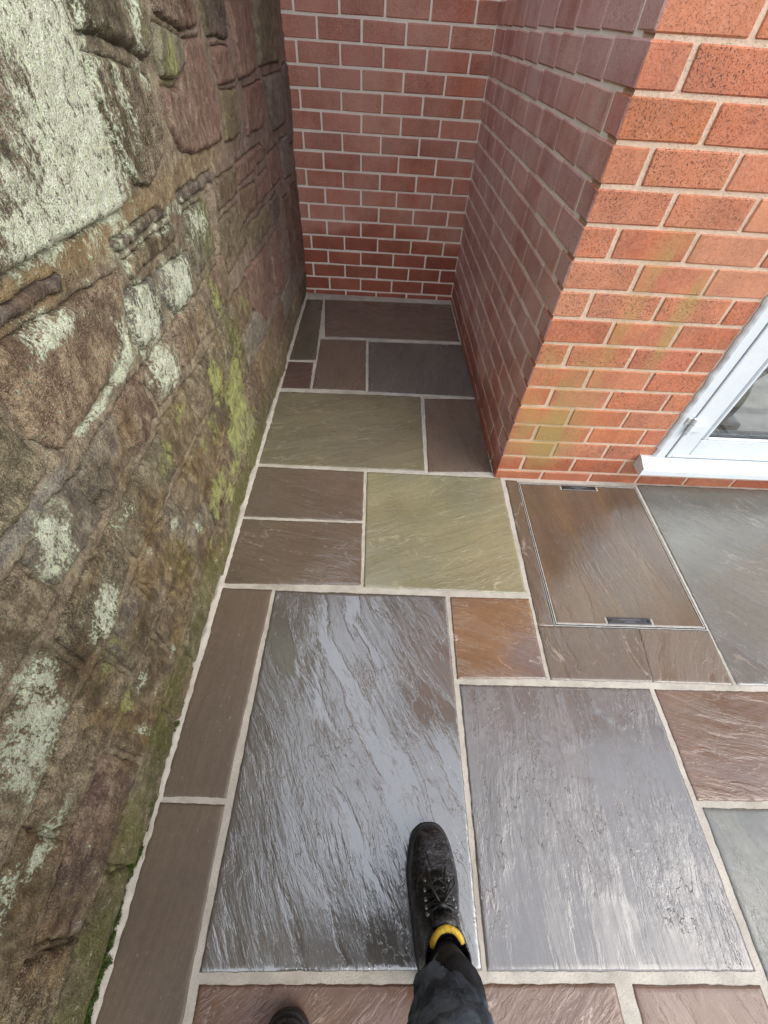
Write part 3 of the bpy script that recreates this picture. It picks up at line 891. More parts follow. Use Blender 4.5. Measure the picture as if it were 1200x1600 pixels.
dpart('glass_pane', [L(1.3216, 1.909, fy + 0.016, fy + 0.022, 0.2842, 1.93)], gm.m, door, 0)
dpart('door_gasket', [L(1.2046, 1.2074, fy + 0.006, fy + 0.05, 0.17, 2.03), L(1.2075, 1.997, fy + 0.006, fy + 0.05, 0.1665, 0.1712)], MAT['seal'], frame, 0)
# hinge: leaf on the sash, knuckle over the gap, flag on the frame
hinge = dpart('hinge', [L(1.214, 1.268, fy - 0.009, fy + 0.004, 0.306, 0.342)], MAT['upvc'], door, 0.003)
bm = bmesh.new()
for z0, z1 in ((0.300, 0.322), (0.324, 0.346), (0.348, 0.372)):
    add_tube(bm, [(1.2045 + ox, fy + oy - 0.012, z0), (1.2045 + ox, fy + oy - 0.012, z1)], 0.0095, 14)
bm_obj('hinge_knuckle', bm, MAT['upvc'], door, smooth=False)
dpart('hinge_flag', [L(1.178, 1.200, fy - 0.006, fy - 0.0005, 0.338, 0.370)], plain('grubby_upvc', (0.62, 0.62, 0.58), 0.5, var=0.5, vscale=120), door, 0.002)
# sill with a stepped nose and end cap
bm = bmesh.new()
prof = [(1.360, 0.110), (1.360, 0.1655), (1.284, 0.1655), (1.245, 0.150), (1.2365, 0.1455), (1.2365, 0.1385), (1.2305, 0.136), (1.2305, 0.112), (1.2345, 0.108), (1.262, 0.108), (1.264, 0.116), (1.290, 0.116)]
add_prism(bm, [(p[0] + oy, p[1]) for p in prof], 'x', 1.108 + ox, 2.12 + ox)
sill = bm_obj('door_sill', bm, MAT['upvc'], house)
bm = bmesh.new()
add_prism(bm, [(p[0] + oy, p[1]) for p in [(1.2955, 0.109), (1.2955, 0.168), (1.283, 0.168), (1.244, 0.152), (1.2285, 0.1485), (1.2285, 0.108)]], 'x', 1.1045 + ox, 1.1078 + ox)
bm_obj('end_cap', bm, MAT['upvc'], sill)
bm = bmesh.new()
for x in (1.185, 1.245, 1.325, 1.42):
    bmesh.ops.create_cone(bm, cap_ends=True, segments=10, radius1=0.002, radius2=0.0018, depth=0.001, matrix=Matrix.Translation((x + ox, 1.262 + oy, 0.1573)) @ Matrix.Rotation(R(22), 4, 'X'))
bm_obj('screw_head', bm, plain('screw', (0.35, 0.36, 0.36), 0.4, 0.5), sill)
# the room behind the glass, right side left open to let skylight in
bm = bmesh.new()
add_box(bm, 0.80 + ox, 2.9 + ox, 1.37 + oy, 3.6 + oy, 0.06, 0.10)
bm_obj('room_floor', bm, plain('grey_floor', (0.50, 0.47, 0.43), 0.5, var=0.35, vscale=7), house)
bm = bmesh.new()
add_box(bm, 0.80 + ox, 2.9 + ox, 3.6 + oy, 3.7 + oy, 0.1, 0.9)
add_box(bm, 0.75 + ox, 3.0 + ox, 1.56 + oy, 3.7 + oy, 2.4, 2.5)
bm_obj('room_wall', bm, plain('room_paint', (0.35, 0.34, 0.32), 0.8), house)

# ------------------------------------------------------------------ black floor tool behind the glass
tool = empty('vacuum_cleaner', (1.60, 1.60, 0.10), label='black vacuum cleaner with thin slanting tube standing inside behind the door glass', cat='vacuum cleaner')
black_pl = plain('black_plastic', (0.02, 0.021, 0.022), 0.35)
bm = bmesh.new()
add_box(bm, -0.09, 0.09, -0.06, 0.06, 0.0, 0.06, 0.02, 3)
bm_obj('floor_head', bm, black_pl, tool)
bm = bmesh.new()
add_tube(bm, [(0, 0, 0.04), (0.005, 0.01, 0.08), (0.015, 0.02, 0.14), (0.03, 0.03, 0.19), (0.06, 0.04, 0.215)], [0.03, 0.05, 0.055, 0.045, 0.02], 14)
bm_obj('motor_body', bm, black_pl, tool, smooth=True)
bm = bmesh.new()
add_tube(bm, [(0.03, 0.03, 0.20), (0.20, 0.12, 0.26), (0.45, 0.26, 0.36), (0.75, 0.42, 0.50)], 0.012, 10)
bm_obj('tube', bm, plain('grey_tube', (0.12, 0.12, 0.12), 0.3, 0.8), tool, smooth=True)
bm = bmesh.new()
add_tube(bm, [(0.75, 0.42, 0.50), (0.82, 0.46, 0.55), (0.87, 0.48, 0.52), (0.88, 0.49, 0.45)], 0.016, 10)
bm_obj('handle', bm, black_pl, tool, smooth=True)

# ------------------------------------------------------------------ rubble wall
STONE = rubble_material('rubble_stone')
WMORT = rubble_material('rubble_mortar', True)
Y0, Y1, ZB, ZT = -0.75, 3.055, -0.06, 2.0

# patches of growth, in wall coordinates (y, z, ry, rz, strength)
LICH = [(0.92, 1.22, 0.10, 0.20, 1.15), (0.86, 1.07, 0.16, 0.055, 1.15), (0.74, 1.05, 0.12, 0.03, 0.9), (0.70, 1.09, 0.035, 0.05, 0.9), (0.60, 1.13, 0.07, 0.05, 0.6), (0.655, 1.083, 0.022, 0.016, 1.0), (0.62, 1.06, 0.03, 0.012, 0.9),
        (0.80, 1.13, 0.06, 0.12, 0.7), (0.82, 1.26, 0.05, 0.06, 0.7), (0.905, 0.835, 0.075, 0.055, 1.0), (1.12, 0.825, 0.085, 0.05, 0.95), (0.905, 0.715, 0.06, 0.042, 0.8), (0.93, 0.68, 0.03, 0.03, 0.7),
        (0.76, 0.815, 0.05, 0.016, 0.9), (0.80, 0.84, 0.022, 0.04, 0.85), (0.66, 0.80, 0.07, 0.010, 0.95), (0.60, 0.795, 0.03, 0.012, 0.9), (0.62, 0.945, 0.05, 0.014, 0.8), (0.60, 0.965, 0.03, 0.02, 0.7),
        (0.385, 0.725, 0.035, 0.05, 0.9), (0.36, 0.69, 0.025, 0.02, 0.8), (0.36, 0.52, 0.05, 0.045, 0.8), (0.14, 0.55, 0.06, 0.06, 0.9), (0.20, 0.60, 0.04, 0.03, 0.7), (0.10, 0.50, 0.04, 0.03, 0.6), (0.20, 0.70, 0.02, 0.02, 0.8),
        (1.10, 1.17, 0.02, 0.06, 0.6), (1.24, 1.25, 0.02, 0.08, 0.7), (1.16, 0.95, 0.2, 0.012, 0.35), (1.33, 0.90, 0.06, 0.04, 0.45), (0.55, 0.60, 0.03, 0.02, 0.5), (0.02, 0.40, 0.05, 0.03, 0.6), (-0.05, 0.45, 0.04, 0.03, 0.6),
        (2.62, 1.00, 0.10, 0.09, 0.25), (2.45, 0.62, 0.08, 0.20, 0.22), (0.30, 0.30, 0.02, 0.02, 0.5), (0.42, 0.20, 0.015, 0.02, 0.4), (0.22, 0.21, 0.012, 0.02, 0.5), (0.75, 0.30, 0.02, 0.02, 0.4), (0.66, 0.42, 0.02, 0.015, 0.6)]
YEL = [(1.30, 0.20, 0.12, 0.08, 0.6), (1.10, 0.20, 0.10, 0.05, 0.5), (0.75, 0.56, 0.05, 0.03, 0.4), (0.30, 0.44, 0.04, 0.03, 0.4), (1.40, 1.20, 0.03, 0.05, 0.5), (0.88, 0.60, 0.04, 0.03, 0.45), (1.34, 0.70, 0.05, 0.06, 0.5), (1.15, 0.52, 0.055, 0.06, 0.95), (1.06, 0.46, 0.02, 0.02, 0.6), (1.27, 0.36, 0.10, 0.10, 1.0), (1.18, 0.28, 0.07, 0.07, 0.95), (1.33, 0.43, 0.08, 0.05, 0.8), (1.42, 0.50, 0.07, 0.05, 0.55), (0.93, 0.26, 0.07, 0.045, 0.95), (0.87, 0.215, 0.03, 0.02, 0.8),
       (0.99, 0.17, 0.05, 0.03, 0.8), (0.78, 0.17, 0.03, 0.02, 0.7), (1.03, 0.42, 0.03, 0.05, 0.5), (0.95, 0.44, 0.02, 0.03, 0.6), (0.26, 0.33, 0.03, 0.02, 0.6), (1.60, 0.55, 0.08, 0.06, 0.3)]
ALG = [(1.36, 1.19, 0.05, 0.06, 0.9), (1.36, 1.08, 0.05, 0.08, 0.9), (1.26, 1.28, 0.06, 0.07, 0.7), (1.85, 1.05, 0.06, 0.07, 0.6), (2.5, 1.22, 0.10, 0.12, 0.6), (1.36, 0.86, 0.10, 0.10, 0.8), (1.58, 0.80, 0.12, 0.12, 0.45), (1.45, 0.62, 0.22, 0.22, 0.6), (0.35, 0.12, 0.5, 0.09, 0.75), (-0.2, 0.1, 0.4, 0.10, 0.7),
       (1.2, 0.08, 0.5, 0.10, 0.7), (0.6, 0.35, 0.3, 0.12, 0.45), (1.75, 1.26, 0.06, 0.1, 0.5), (0.2, 0.35, 0.25, 0.12, 0.4), (0.30, 0.66, 0.15, 0.08, 0.35), (0.72, 1.04, 0.3, 0.03, 0.3), (1.9, 0.35, 0.3, 0.3, 0.25)]
SLIME = [(0.6, 0.30, 0.9, 0.35, 0.8), (1.0, 0.55, 0.4, 0.20, 0.7), (0.0, 0.25, 0.6, 0.3, 0.75), (0.8, 0.99, 0.5, 0.04, 0.55), (0.42, 0.60, 0.10, 0.035, 1.0), (1.05, 1.13, 0.03, 0.10, 0.5), (1.3, 0.30, 0.5, 0.3, 0.5), (0.7, 0.68, 0.3, 0.1, 0.5)]
SOOT = [(1.02, 0.973, 0.14, 0.014, 0.7), (1.38, 0.962, 0.15, 0.014, 0.55), (0.63, 0.996, 0.09, 0.010, 0.55), (0.72, 1.15, 0.06, 0.10, 0.3), (0.70, 1.10, 0.05, 0.02, 0.4), (1.9, 1.25, 0.10, 0.05, 0.7), (1.48, 1.275, 0.12, 0.02, 0.75), (0.45, 0.76, 0.12, 0.025, 0.4), (0.50, 0.655, 0.1, 0.03, 0.35), (1.25, 1.215, 0.08, 0.03, 0.5)]


def field(y, z, patches, base, grow=1.0):
    f = np.full(y.shape, base, float)
    wy, wz = y + 0.02 * noise2(y * 12, z * 12, 71), z + 0.02 * noise2(y * 12 + 5, z * 12, 72)
    for (cy, cz, ry, rz, s) in patches:
        d = np.sqrt(((wy - cy) / (ry * grow)) ** 2 + ((wz - cz) / (rz * grow)) ** 2)
        f = np.maximum(f, base + (0.55 * s - base) * sstep(1.7, 0.35, d))
    return f


def paint(me, y, z, tint):
    attr(me, 'lich', field(y, z, LICH, -0.30, 1.15) - 0.35 * sstep(1.5, 2.0, y))
    attr(me, 'yel', field(y, z, YEL, -0.9, 1.4))
    alg = field(y, z, ALG, -0.10) + 0.35 * sstep(0.25, 0.0, z)
    attr(me, 'algae', alg - 0.2 * sstep(1.8, 2.4, y))
    attr(me, 'slime', field(y, z, SLIME, -0.1) - 0.5 * sstep(1.5, 2.1, y))
    attr(me, 'soot', field(y, z, SOOT, -0.6))
    calm = sstep(1.25, 1.7, y) * 0.9
    calm = np.maximum(calm, 0.9 * sstep(0.985, 0.992, z) * sstep(1.035, 1.02, z) * sstep(1.3, 1.0, y))
    attr(me, 'calm', calm)
    attr(me, 'tint', tint)


wall = empty('stone_wall', (WALL_X, 1.1, 0), label='old rubble sandstone wall blotched with pale lichen and green algae along the left side', cat='wall')
WY = 1.1


def hole(y, z):
    r = np.sqrt(((y - 0.522) / 0.013) ** 2 + ((z - 0.672) / 0.0105) ** 2)
    return 0.045 * sstep(1.2, 0.7, r)


def base_surface(y, z):
    """distance of the pointed mortar face from the wall's plane"""
    d = 0.010 * fbm(y * 2.2, z * 2.2, 2, 101) + 0.003 * fbm(y * 9, z * 9, 3, 102) + 0.003 * fbm(y * 34, z * 34, 3, 103) + 0.0012 * fbm(y * 85, z * 85, 2, 104)
    d = d - 0.012 * sstep(1.4, 2.0, z) - 0.009 * sstep(0.09, 0.0, z)
    # a small hole in the pointing
    # a rotten slot between two stones
    s = np.abs((y - 1.47) - 0.10 * (z - 0.80)) / 0.035
    d = d - 0.02 * sstep(1.0, 0.4, s) * sstep(0.70, 0.76, z) * sstep(0.97, 0.92, z)
    return d


MT_A, MT_B = np.array((0.34, 0.275, 0.18)), np.array((0.27, 0.195, 0.165))




def poly_sd(y, z, poly):
    p = np.array(poly, float)
    n = len(p)
    best = np.full(y.shape, 1e9); inside = np.zeros(y.shape, bool)
    for i in range(n):
        a, b = p[i], p[(i + 1) % n]
        e = b - a
        t = np.clip(((y - a[0]) * e[0] + (z - a[1]) * e[1]) / (e @ e), 0, 1)
        best = np.minimum(best, np.hypot(y - a[0] - t * e[0], z - a[1] - t * e[1]))
        cond = (a[1] > z) != (b[1] > z)
        with np.errstate(divide='ignore', invalid='ignore'):
            xi = (b[0] - a[0]) * (z - a[1]) / (b[1] - a[1]) + a[0]
        inside ^= cond & (y < xi)
    return np.where(inside, best, -best)


stone_no = 0
STONES = []


def warped(Y, Z, sd_, warp):
    return (Y + warp * (0.007 * noise2(Y * 14, Z * 14, sd_) + 0.005 * noise2(Y * 45, Z * 45, sd_ + 1)),
            Z + warp * (0.007 * noise2(Y * 14 + 7, Z * 14, sd_ + 2) + 0.005 * noise2(Y * 45, Z * 45 + 3, sd_ + 3)))


def stone(poly, tint, proud=0.012, rough=1.0, edge=0.006, res=0.0052, layered=0.0, label=None, warp=0.55):
    global stone_no
    stone_no += 1
    sd_ = stone_no * 31
    p = np.array(poly, float)
    y0, z0 = p.min(0) - 0.02; y1, z1 = p.max(0) + 0.02
    ys = np.arange(y0, y1, res); zs = np.arange(z0, z1, res)
    Y, Z = np.meshgrid(ys, zs, indexing='ij')
    wy, wz = warped(Y, Z, sd_, warp)
    STONES.append((p, sd_, warp))
    sd = poly_sd(wy, wz, p)
    cen = p.mean(0)
    tl = rng.normal(0, 0.02, 2)
    h = (0.38 * proud + 0.003) * sstep(-0.004, edge, sd) + rough * (0.0032 * fbm(Y * 7, Z * 7, 3, sd_ + 4) + 0.003 * fbm(Y * 30, Z * 30, 3, sd_ + 5) + 0.0014 * fbm(Y * 80, Z * 80, 2, sd_ + 7)) * sstep(0, 0.03, sd)
    h = h + (tl[0] * (Y - cen[0]) + tl[1] * (Z - cen[1])) * 0.6
    if layered:   # flaking beds, stepped
        t = fbm(Y * 5, Z * 3, 4, sd_ + 6) * 2.2 + 5
        h = h + layered * (np.floor(t) - 5 + sstep(0, 0.15, t - np.floor(t)))
    h = h - 0.03 * sstep(0.001, -0.008, sd)
    d = base_surface(Y, Z) * sstep(0.03, 0.0, sd) * 1.0 + 0.45 * base_surface(Y, Z) * sstep(0.0, 0.03, sd) + h - hole(Y, Z)
    keep = sd > -0.016
    nz = len(zs)
    i, j = np.meshgrid(np.arange(len(ys) - 1), np.arange(nz - 1), indexing='ij')
    a = (i * nz + j).ravel()
    q = np.stack([a, a + nz, a + nz + 1, a + 1], 1)
    kf = keep.ravel()
    q = q[kf[q].all(1)]
    if len(q) == 0: return
    used = np.unique(q)
    remap = np.full(kf.shape, -1); remap[used] = np.arange(len(used))
    v = np.stack([d, Y - WY, Z], -1).reshape(-1, 3)[used]
    me = np_mesh('stone', v, remap[q])
    yy, zz = Y.ravel()[used], Z.ravel()[used]
    tt = np.array(tint)[None] * (1 + 0.10 * fbm(yy * 6, zz * 6, 2, sd_ + 8))[:, None]
    paint(me, yy, zz, np.clip(tt, 0.01, 1))
    link('stone', me, STONE, wall, label=label)


TB = (0.21, 0.155, 0.075); TD = (0.14, 0.10, 0.055); TR = (0.26, 0.14, 0.11); TRB = (0.28, 0.175, 0.10); TG = (0.21, 0.20, 0.13); TP = (0.20, 0.15, 0.135); TPD = (0.13, 0.10, 0.095); TGY = (0.22, 0.21, 0.19)
# upper blocks
stone([(0.28, 1.06), (0.62, 1.036), (0.982, 1.022), (0.993, 1.18), (1.010, 1.30), (1.0, 1.56), (0.28, 1.56)], (0.17, 0.145, 0.105), 0.030, 0.6, 0.010, label='large squared block white with lichen')
stone([(-0.45, 1.07), (0.25, 1.055), (0.25, 1.5), (-0.45, 1.5)], TB, 0.018)
stone([(1.035, 1.250), (1.15, 1.234), (1.27, 1.206), (1.315, 1.235), (1.285, 1.31), (1.27, 1.52), (1.035, 1.52)], (0.12, 0.10, 0.06), 0.034, 1.3, 0.012, layered=0.003)
stone([(1.020, 1.222), (1.15, 1.205), (1.252, 1.178), (1.243, 1.09), (1.222, 1.055), (1.11, 1.026), (1.045, 1.042), (1.016, 1.15)], TD, 0.020, 1.4)
stone([(1.300, 1.09), (1.345, 1.042), (1.44, 1.024), (1.690, 1.012), (1.700, 1.12), (1.672, 1.222), (1.53, 1.222), (1.42, 1.15), (1.32, 1.155)], TR, 0.022, 0.6, 0.010, label='red sandstone block with green left edge')
stone([(1.325, 1.20), (1.36, 1.252), (1.51, 1.226), (1.478, 1.178), (1.41, 1.165), (1.33, 1.174)], TG, 0.034, 0.6, 0.008, layered=0.002)
stone([(1.38, 1.268), (1.53, 1.238), (1.66, 1.243), (1.70, 1.30), (1.69, 1.52), (1.37, 1.52)], (0.14, 0.075, 0.05), 0.012, 1.3, layered=0.004)
stone([(1.745, 1.225), (1.95, 1.214), (1.985, 1.29), (1.97, 1.52), (1.735, 1.52)], (0.08, 0.055, 0.04), 0.010, 1.3)
stone([(1.762, 1.203), (1.925, 1.197), (1.965, 1.126), (1.776, 1.126)], TR, 0.016, 0.8)
stone([(1.772, 1.115), (1.945, 1.104), (1.905, 0.992), (1.726, 1.005)], (0.20, 0.16, 0.085), 0.014, 1.0)
stone([(2.013, 1.52), (2.38, 1.52), (2.36, 1.125), (2.0, 1.122)], TR, 0.024, 0.6, 0.009)
stone([(2.42, 1.52), (2.93, 1.52), (2.86, 1.118), (2.41, 1.128)], (0.19, 0.17, 0.11), 0.018, 0.9, layered=0.003)
stone([(2.06, 1.092), (2.40, 1.089), (2.35, 0.965), (2.03, 0.978)], TR, 0.014, 1.0)
stone([(2.485, 1.09), (2.90, 1.082), (2.87, 0.91), (2.54, 0.921)], (0.23, 0.20, 0.17), 0.016, 1.0)
stone([(2.93, 1.10), (3.05, 1.10), (3.05, 0.80), (2.93, 0.82)], TP, 0.012)
# thin levelling stones in the wide bed joint
stone([(0.879, 0.986), (1.12, 0.984), (1.156, 0.958), (0.892, 0.968)], TPD, 0.004, 0.7, 0.004, warp=0.6)
stone([(1.24, 0.980), (1.531, 0.969), (1.541, 0.944), (1.245, 0.957)], TPD, 0.004, 0.7, 0.004, warp=0.6)
stone([(0.50, 1.011), (0.71, 0.999), (0.702, 0.981), (0.50, 0.992)], TPD, 0.004, 0.7, 0.004, warp=0.6)
# traced stones in the middle of the wall
stone([(0.500, 0.975), (0.62, 0.965), (0.86, 0.945), (0.848, 0.885), (0.80, 0.83), (0.738, 0.812), (0.60, 0.800), (0.505, 0.812), (0.475, 0.86)], TRB, 0.012, 0.8, 0.02, label='broad reddish stone ringed with lichen')
stone([(0.875, 0.905), (0.995, 0.885), (0.985, 0.785), (0.86, 0.785), (0.835, 0.84)], TGY, 0.016, 0.7)
stone([(1.030, 0.884), (1.225, 0.860), (1.185, 0.772), (1.055, 0.775), (1.015, 0.83)], TGY, 0.014, 0.7)
stone([(0.90, 0.95), (1.16, 0.94), (1.18, 0.905), (0.90, 0.918)], TB, 0.010)
stone([(1.25, 0.935), (1.40, 0.93), (1.42, 0.80), (1.26, 0.79)], TG, 0.014, 1.0)
stone([(1.555, 0.942), (1.785, 0.929), (1.77, 0.862), (1.545, 0.868)], TD, 0.014)
stone([(1.81, 0.932), (2.20, 0.925), (2.35, 0.875), (1.82, 0.874)], TR, 0.012)
stone([(1.830, 0.852), (2.045, 0.840), (2.07, 0.768), (1.83, 0.758)], (0.17, 0.10, 0.06), 0.012)
stone([(2.09, 0.840), (2.31, 0.832), (2.28, 0.758), (2.105, 0.758)], TR, 0.012)
stone([(2.35, 0.86), (2.60, 0.86), (2.62, 0.745), (2.32, 0.75)], TR, 0.010)
stone([(2.65, 0.87), (2.88, 0.86), (2.90, 0.70), (2.66, 0.72)], (0.22, 0.19, 0.17), 0.014)
stone([(1.52, 0.845), (1.78, 0.835), (1.80, 0.70), (1.53, 0.69)], (0.17, 0.13, 0.07), 0.010)
stone([(1.70, 0.63), (2.10, 0.60), (2.10, 0.40), (1.86, 0.375), (1.70, 0.50)], TR, 0.013, 0.5)
stone([(1.84, 0.735), (2.20, 0.725), (2.22, 0.64), (1.84, 0.655)], (0.2, 0.16, 0.09), 0.010)
stone([(2.15, 0.60), (2.34, 0.60), (2.34, 0.33), (2.14, 0.37)], TR, 0.010)
stone([(2.25, 0.72), (2.42, 0.72), (2.44, 0.63), (2.25, 0.63)], (0.13, 0.09, 0.085), 0.012)
stone([(2.56, 0.66), (2.72, 0.65), (2.72, 0.30), (2.58, 0.30)], (0.18, 0.09, 0.07), 0.010)
stone([(2.76, 0.66), (3.0, 0.64), (3.0, 0.25), (2.77, 0.27)], (0.17, 0.08, 0.06), 0.012)


def course(z0, z1, breaks, tints, proud=0.007):
    for (a, b) in zip(breaks[:-1], breaks[1:]):
        j = 0.007
        w = lambda: random.uniform(-0.008, 0.008)
        pts = [(a + j + w(), z0 + j + w()), ((a + b) / 2 + w(), z0 + j * 0.6 + w()), (b - j + w(), z0 + j + w()), (b - j + w(), z1 - j + w()), ((a + b) / 2 + w(), z1 - j * 0.6 + w()), (a + j + w(), z1 - j + w())]
        t = np.array(random.choice(tints)) * random.uniform(0.75, 1.2)
        stone(pts, tuple(t), proud * random.uniform(0.4, 1.3), random.uniform(0.7, 1.2), 0.007, warp=0.9)


EARTH = [TB, (0.15, 0.11, 0.055), (0.25, 0.19, 0.11), (0.27, 0.17, 0.12), (0.20, 0.18, 0.10), (0.24, 0.215, 0.17), (0.22, 0.13, 0.085), (0.28, 0.22, 0.13)]
course(0.80, 1.03, [-0.7, -0.35, -0.05, 0.22, 0.47], EARTH, 0.012)
course(0.645, 0.765, [-0.7, -0.42, -0.15, 0.12, 0.33, 0.50, 0.66, 0.82, 1.0, 1.16, 1.33, 1.52], EARTH)
course(0.49, 0.625, [-0.7, -0.35, -0.06, 0.26, 0.50, 0.78, 0.97, 1.26, 1.45, 1.69], EARTH)
course(0.335, 0.475, [-0.7, -0.30, 0.03, 0.30, 0.47, 0.72, 1.02, 1.20, 1.50, 1.84], EARTH)
course(0.165, 0.325, [-0.7, -0.38, -0.12, 0.16, 0.40, 0.66, 0.83, 1.12, 1.40, 1.62, 1.95, 2.25, 2.55], EARTH + [TR])
course(0.0, 0.155, [-0.7, -0.30, -0.02, 0.28, 0.44, 0.74, 1.05, 1.23, 1.58, 1.86, 2.2, 2.5, 2.75, 3.04], EARTH + [TD])
course(1.57, 1.96, [-0.6, -0.2, 0.3, 0.7, 1.2, 1.6, 2.1, 2.5, 3.0], EARTH + [TR, TGY], 0.02)
# coping stones, out of the frame
for k, y in enumerate(np.arange(-0.7, 3.0, 0.46)):
    bm = bmesh.new()
    add_box(bm, -0.43, 0.03, y - WY, y + 0.45 - WY, ZT + 0.006, ZT + 0.09, 0.015, 2)
    bm_obj('coping_stone', bm, plain('coping', (0.2, 0.17, 0.13), 0.8, bump=(40, 0.006), var=0.4), wall)

def mortar_mesh():
    ys = np.arange(Y0, Y1, 0.0056); zs = np.concatenate([np.arange(ZB, 1.36, 0.0056), np.arange(1.36, ZT + 0.01, 0.05)])
    Y, Z = np.meshgrid(ys, zs, indexing='ij')
    d = base_surface(Y, Z) + 0.001 - hole(Y, Z)
    for (p, sd_, warp) in STONES:
        a0, a1 = np.searchsorted(ys, [p[:, 0].min() - 0.04, p[:, 0].max() + 0.04]); b0, b1 = np.searchsorted(zs, [p[:, 1].min() - 0.04, p[:, 1].max() + 0.04])
        if a1 <= a0 or b1 <= b0: continue
        wy, wz = warped(Y[a0:a1, b0:b1], Z[a0:a1, b0:b1], sd_, warp)
        d[a0:a1, b0:b1] -= 0.020 * sstep(-0.006, 0.003, poly_sd(wy, wz, p))
    nz = len(zs)
    i, j = np.meshgrid(np.arange(len(ys) - 1), np.arange(nz - 1), indexing='ij')
    a = (i * nz + j).ravel()
    front = np.stack([d, Y - WY, Z], -1).reshape(-1, 3)
    q = np.stack([a, a + nz, a + nz + 1, a + 1], 1)
    # body of the wall behind the face
    nb = len(front)
    box = np.array([(-0.4, Y0 - WY, ZB), (-0.4, Y1 - WY, ZB), (-0.4, Y1 - WY, ZT), (-0.4, Y0 - WY, ZT), (-0.02, Y0 - WY, ZB), (-0.02, Y1 - WY, ZB), (-0.02, Y1 - WY, ZT + .004), (-0.02, Y0 - WY, ZT + .004)])
    qb = np.array([(0, 3, 2, 1), (3, 7, 6, 2), (0, 4, 7, 3), (1, 2, 6, 5)]) + nb
    me = np_mesh('mortar', np.concatenate([front, box]), np.concatenate([q, qb]))
    yy = np.concatenate([Y.ravel(), box[:, 1] + WY]); zz = np.concatenate([Z.ravel(), box[:, 2]])
    t = sstep(1.2, 2.0, yy)[:, None]
    tint = MT_A * (1 - t) + MT_B * t
    # warm sandy pointing in the wide bed joint, a grey band of later mortar
    wb = (sstep(0.96, 0.985, zz) * sstep(1.045, 1.02, zz))[:, None] * (1 - t)
    tint = tint * (1 - wb) + np.array((0.40, 0.285, 0.14)) * wb
    gb = (sstep(0.765, 0.775, zz) * sstep(0.805, 0.795, zz) * sstep(0.52, 0.46, yy))[:, None]
    tint = tint * (1 - gb) + np.array((0.30, 0.29, 0.27)) * gb
    paint(me, yy, zz, tint)
    return me


link('mortar', mortar_mesh(), WMORT, wall)

# moss along the foot of the wall
def moss_mesh():
    vs, qs = [], []
    r2 = random.Random(3)
    for (a, b, n) in [(0.13, 0.34, 40), (-0.03, 0.12, 120), (-0.14, -0.03, 25), (-0.30, -0.14, 110), (-0.6, -0.3, 90)]:
        for _ in range(n):
            cy = r2.uniform(a, b)
            rad = r2.uniform(0.003, 0.0065)
            c = Vector((WALL_X - 0.004 + r2.gauss(0.0, 0.003), cy, max(0.0, r2.gauss(0.010, 0.009))))
            for _ in range(int(40 + rad * 7000)):
                n_ = Vector((r2.gauss(0.3, 1), r2.gauss(0, 1), abs(r2.gauss(0.3, 1)))).normalized()
                c0 = c + Vector((n_.x * rad * 0.8, n_.y * rad * 1.5, n_.z * rad * 0.7)) * r2.uniform(0.75, 1.08)
                s = r2.uniform(0.0012, 0.0030)
                d = (n_ + Vector((r2.gauss(0, .5), r2.gauss(0, .5), r2.gauss(0, .5)))).normalized()
                t = d.orthogonal().normalized(); t.rotate(Matrix.Rotation(r2.uniform(0, 6.28), 3, d))
                k = len(vs)
                vs += [c0 - d * s, c0 + t * s * 0.4, c0 + d * s * 1.3, c0 - t * s * 0.4]
                qs.append((k, k + 1, k + 2, k + 3))
    return np_mesh('moss', np.array([tuple(v) for v in vs]), np.array(qs), smooth=False)


link('moss', moss_mesh(), MAT['moss'], kind='stuff', label='bright green moss growing where the stone wall meets the paving', cat='moss')

# ------------------------------------------------------------------ the person standing on the slabs
leather = Mat('wet_black_leather')
_n = leather.noise(leather.pos(), 140, 4, 0.65); _b = leather.noise(leather.map(leather.pos(), (22, 60, 40)), 1.0, 4, 0.6)
leather.set(Base_Color=leather.mix(leather.range(leather.noise(leather.pos(), 55, 5, 0.7), 0.52, 0.72, 0, 0.6), leather.mix(leather.range(_b, 0.45, 0.75), (0.005, 0.0055, 0.007), (0.020, 0.021, 0.024)), (0.11, 0.108, 0.105)), Roughness=leather.range(_b, 0.35, 0.7, 0.10, 0.34),
            Normal=leather.bump(leather.math('ADD', _b, leather.math('MULTIPLY', _n, 0.3)), 0.006, 1.0))
leather = leather.m
rubber = plain('black_rubber', (0.02, 0.019, 0.018), 0.55, bump=(200, 0.001), var=0.4, vscale=60)
lace_m = plain('black_lace', (0.014, 0.014, 0.014), 0.4, bump=(600, 0.001))
yellow_m = plain('yellow_padding', (0.62, 0.40, 0.03), 0.6, bump=(160, 0.002), var=0.35, vscale=60)
denim = Mat('wet_dark_denim')
_p = denim.noise(denim.pos(), 16, 5, 0.62); _w = denim.noise(denim.pos(), 700, 2, 0.5)
denim.set(Base_Color=denim.mix(denim.range(_p, 0.46, 0.62), (0.010, 0.019, 0.030), (0.085, 0.120, 0.150)), Roughness=denim.range(_p, 0.4, 0.7, 0.5, 0.8),
          Normal=denim.bump(denim.math('ADD', _p, denim.math('MULTIPLY', _w, 0.06)), 0.01, 1.0))
denim = denim.m
sock_m = plain('black_sock', (0.005, 0.005, 0.006), 0.95)
skin_m = plain('skin', (0.52, 0.33, 0.25), 0.5, var=0.1)
jacket_m = plain('dark_jacket', (0.03, 0.034, 0.045), 0.7, bump=(40, 0.006), var=0.3)
hair_m = plain('dark_hair', (0.03, 0.022, 0.016), 0.6, bump=(250, 0.004))


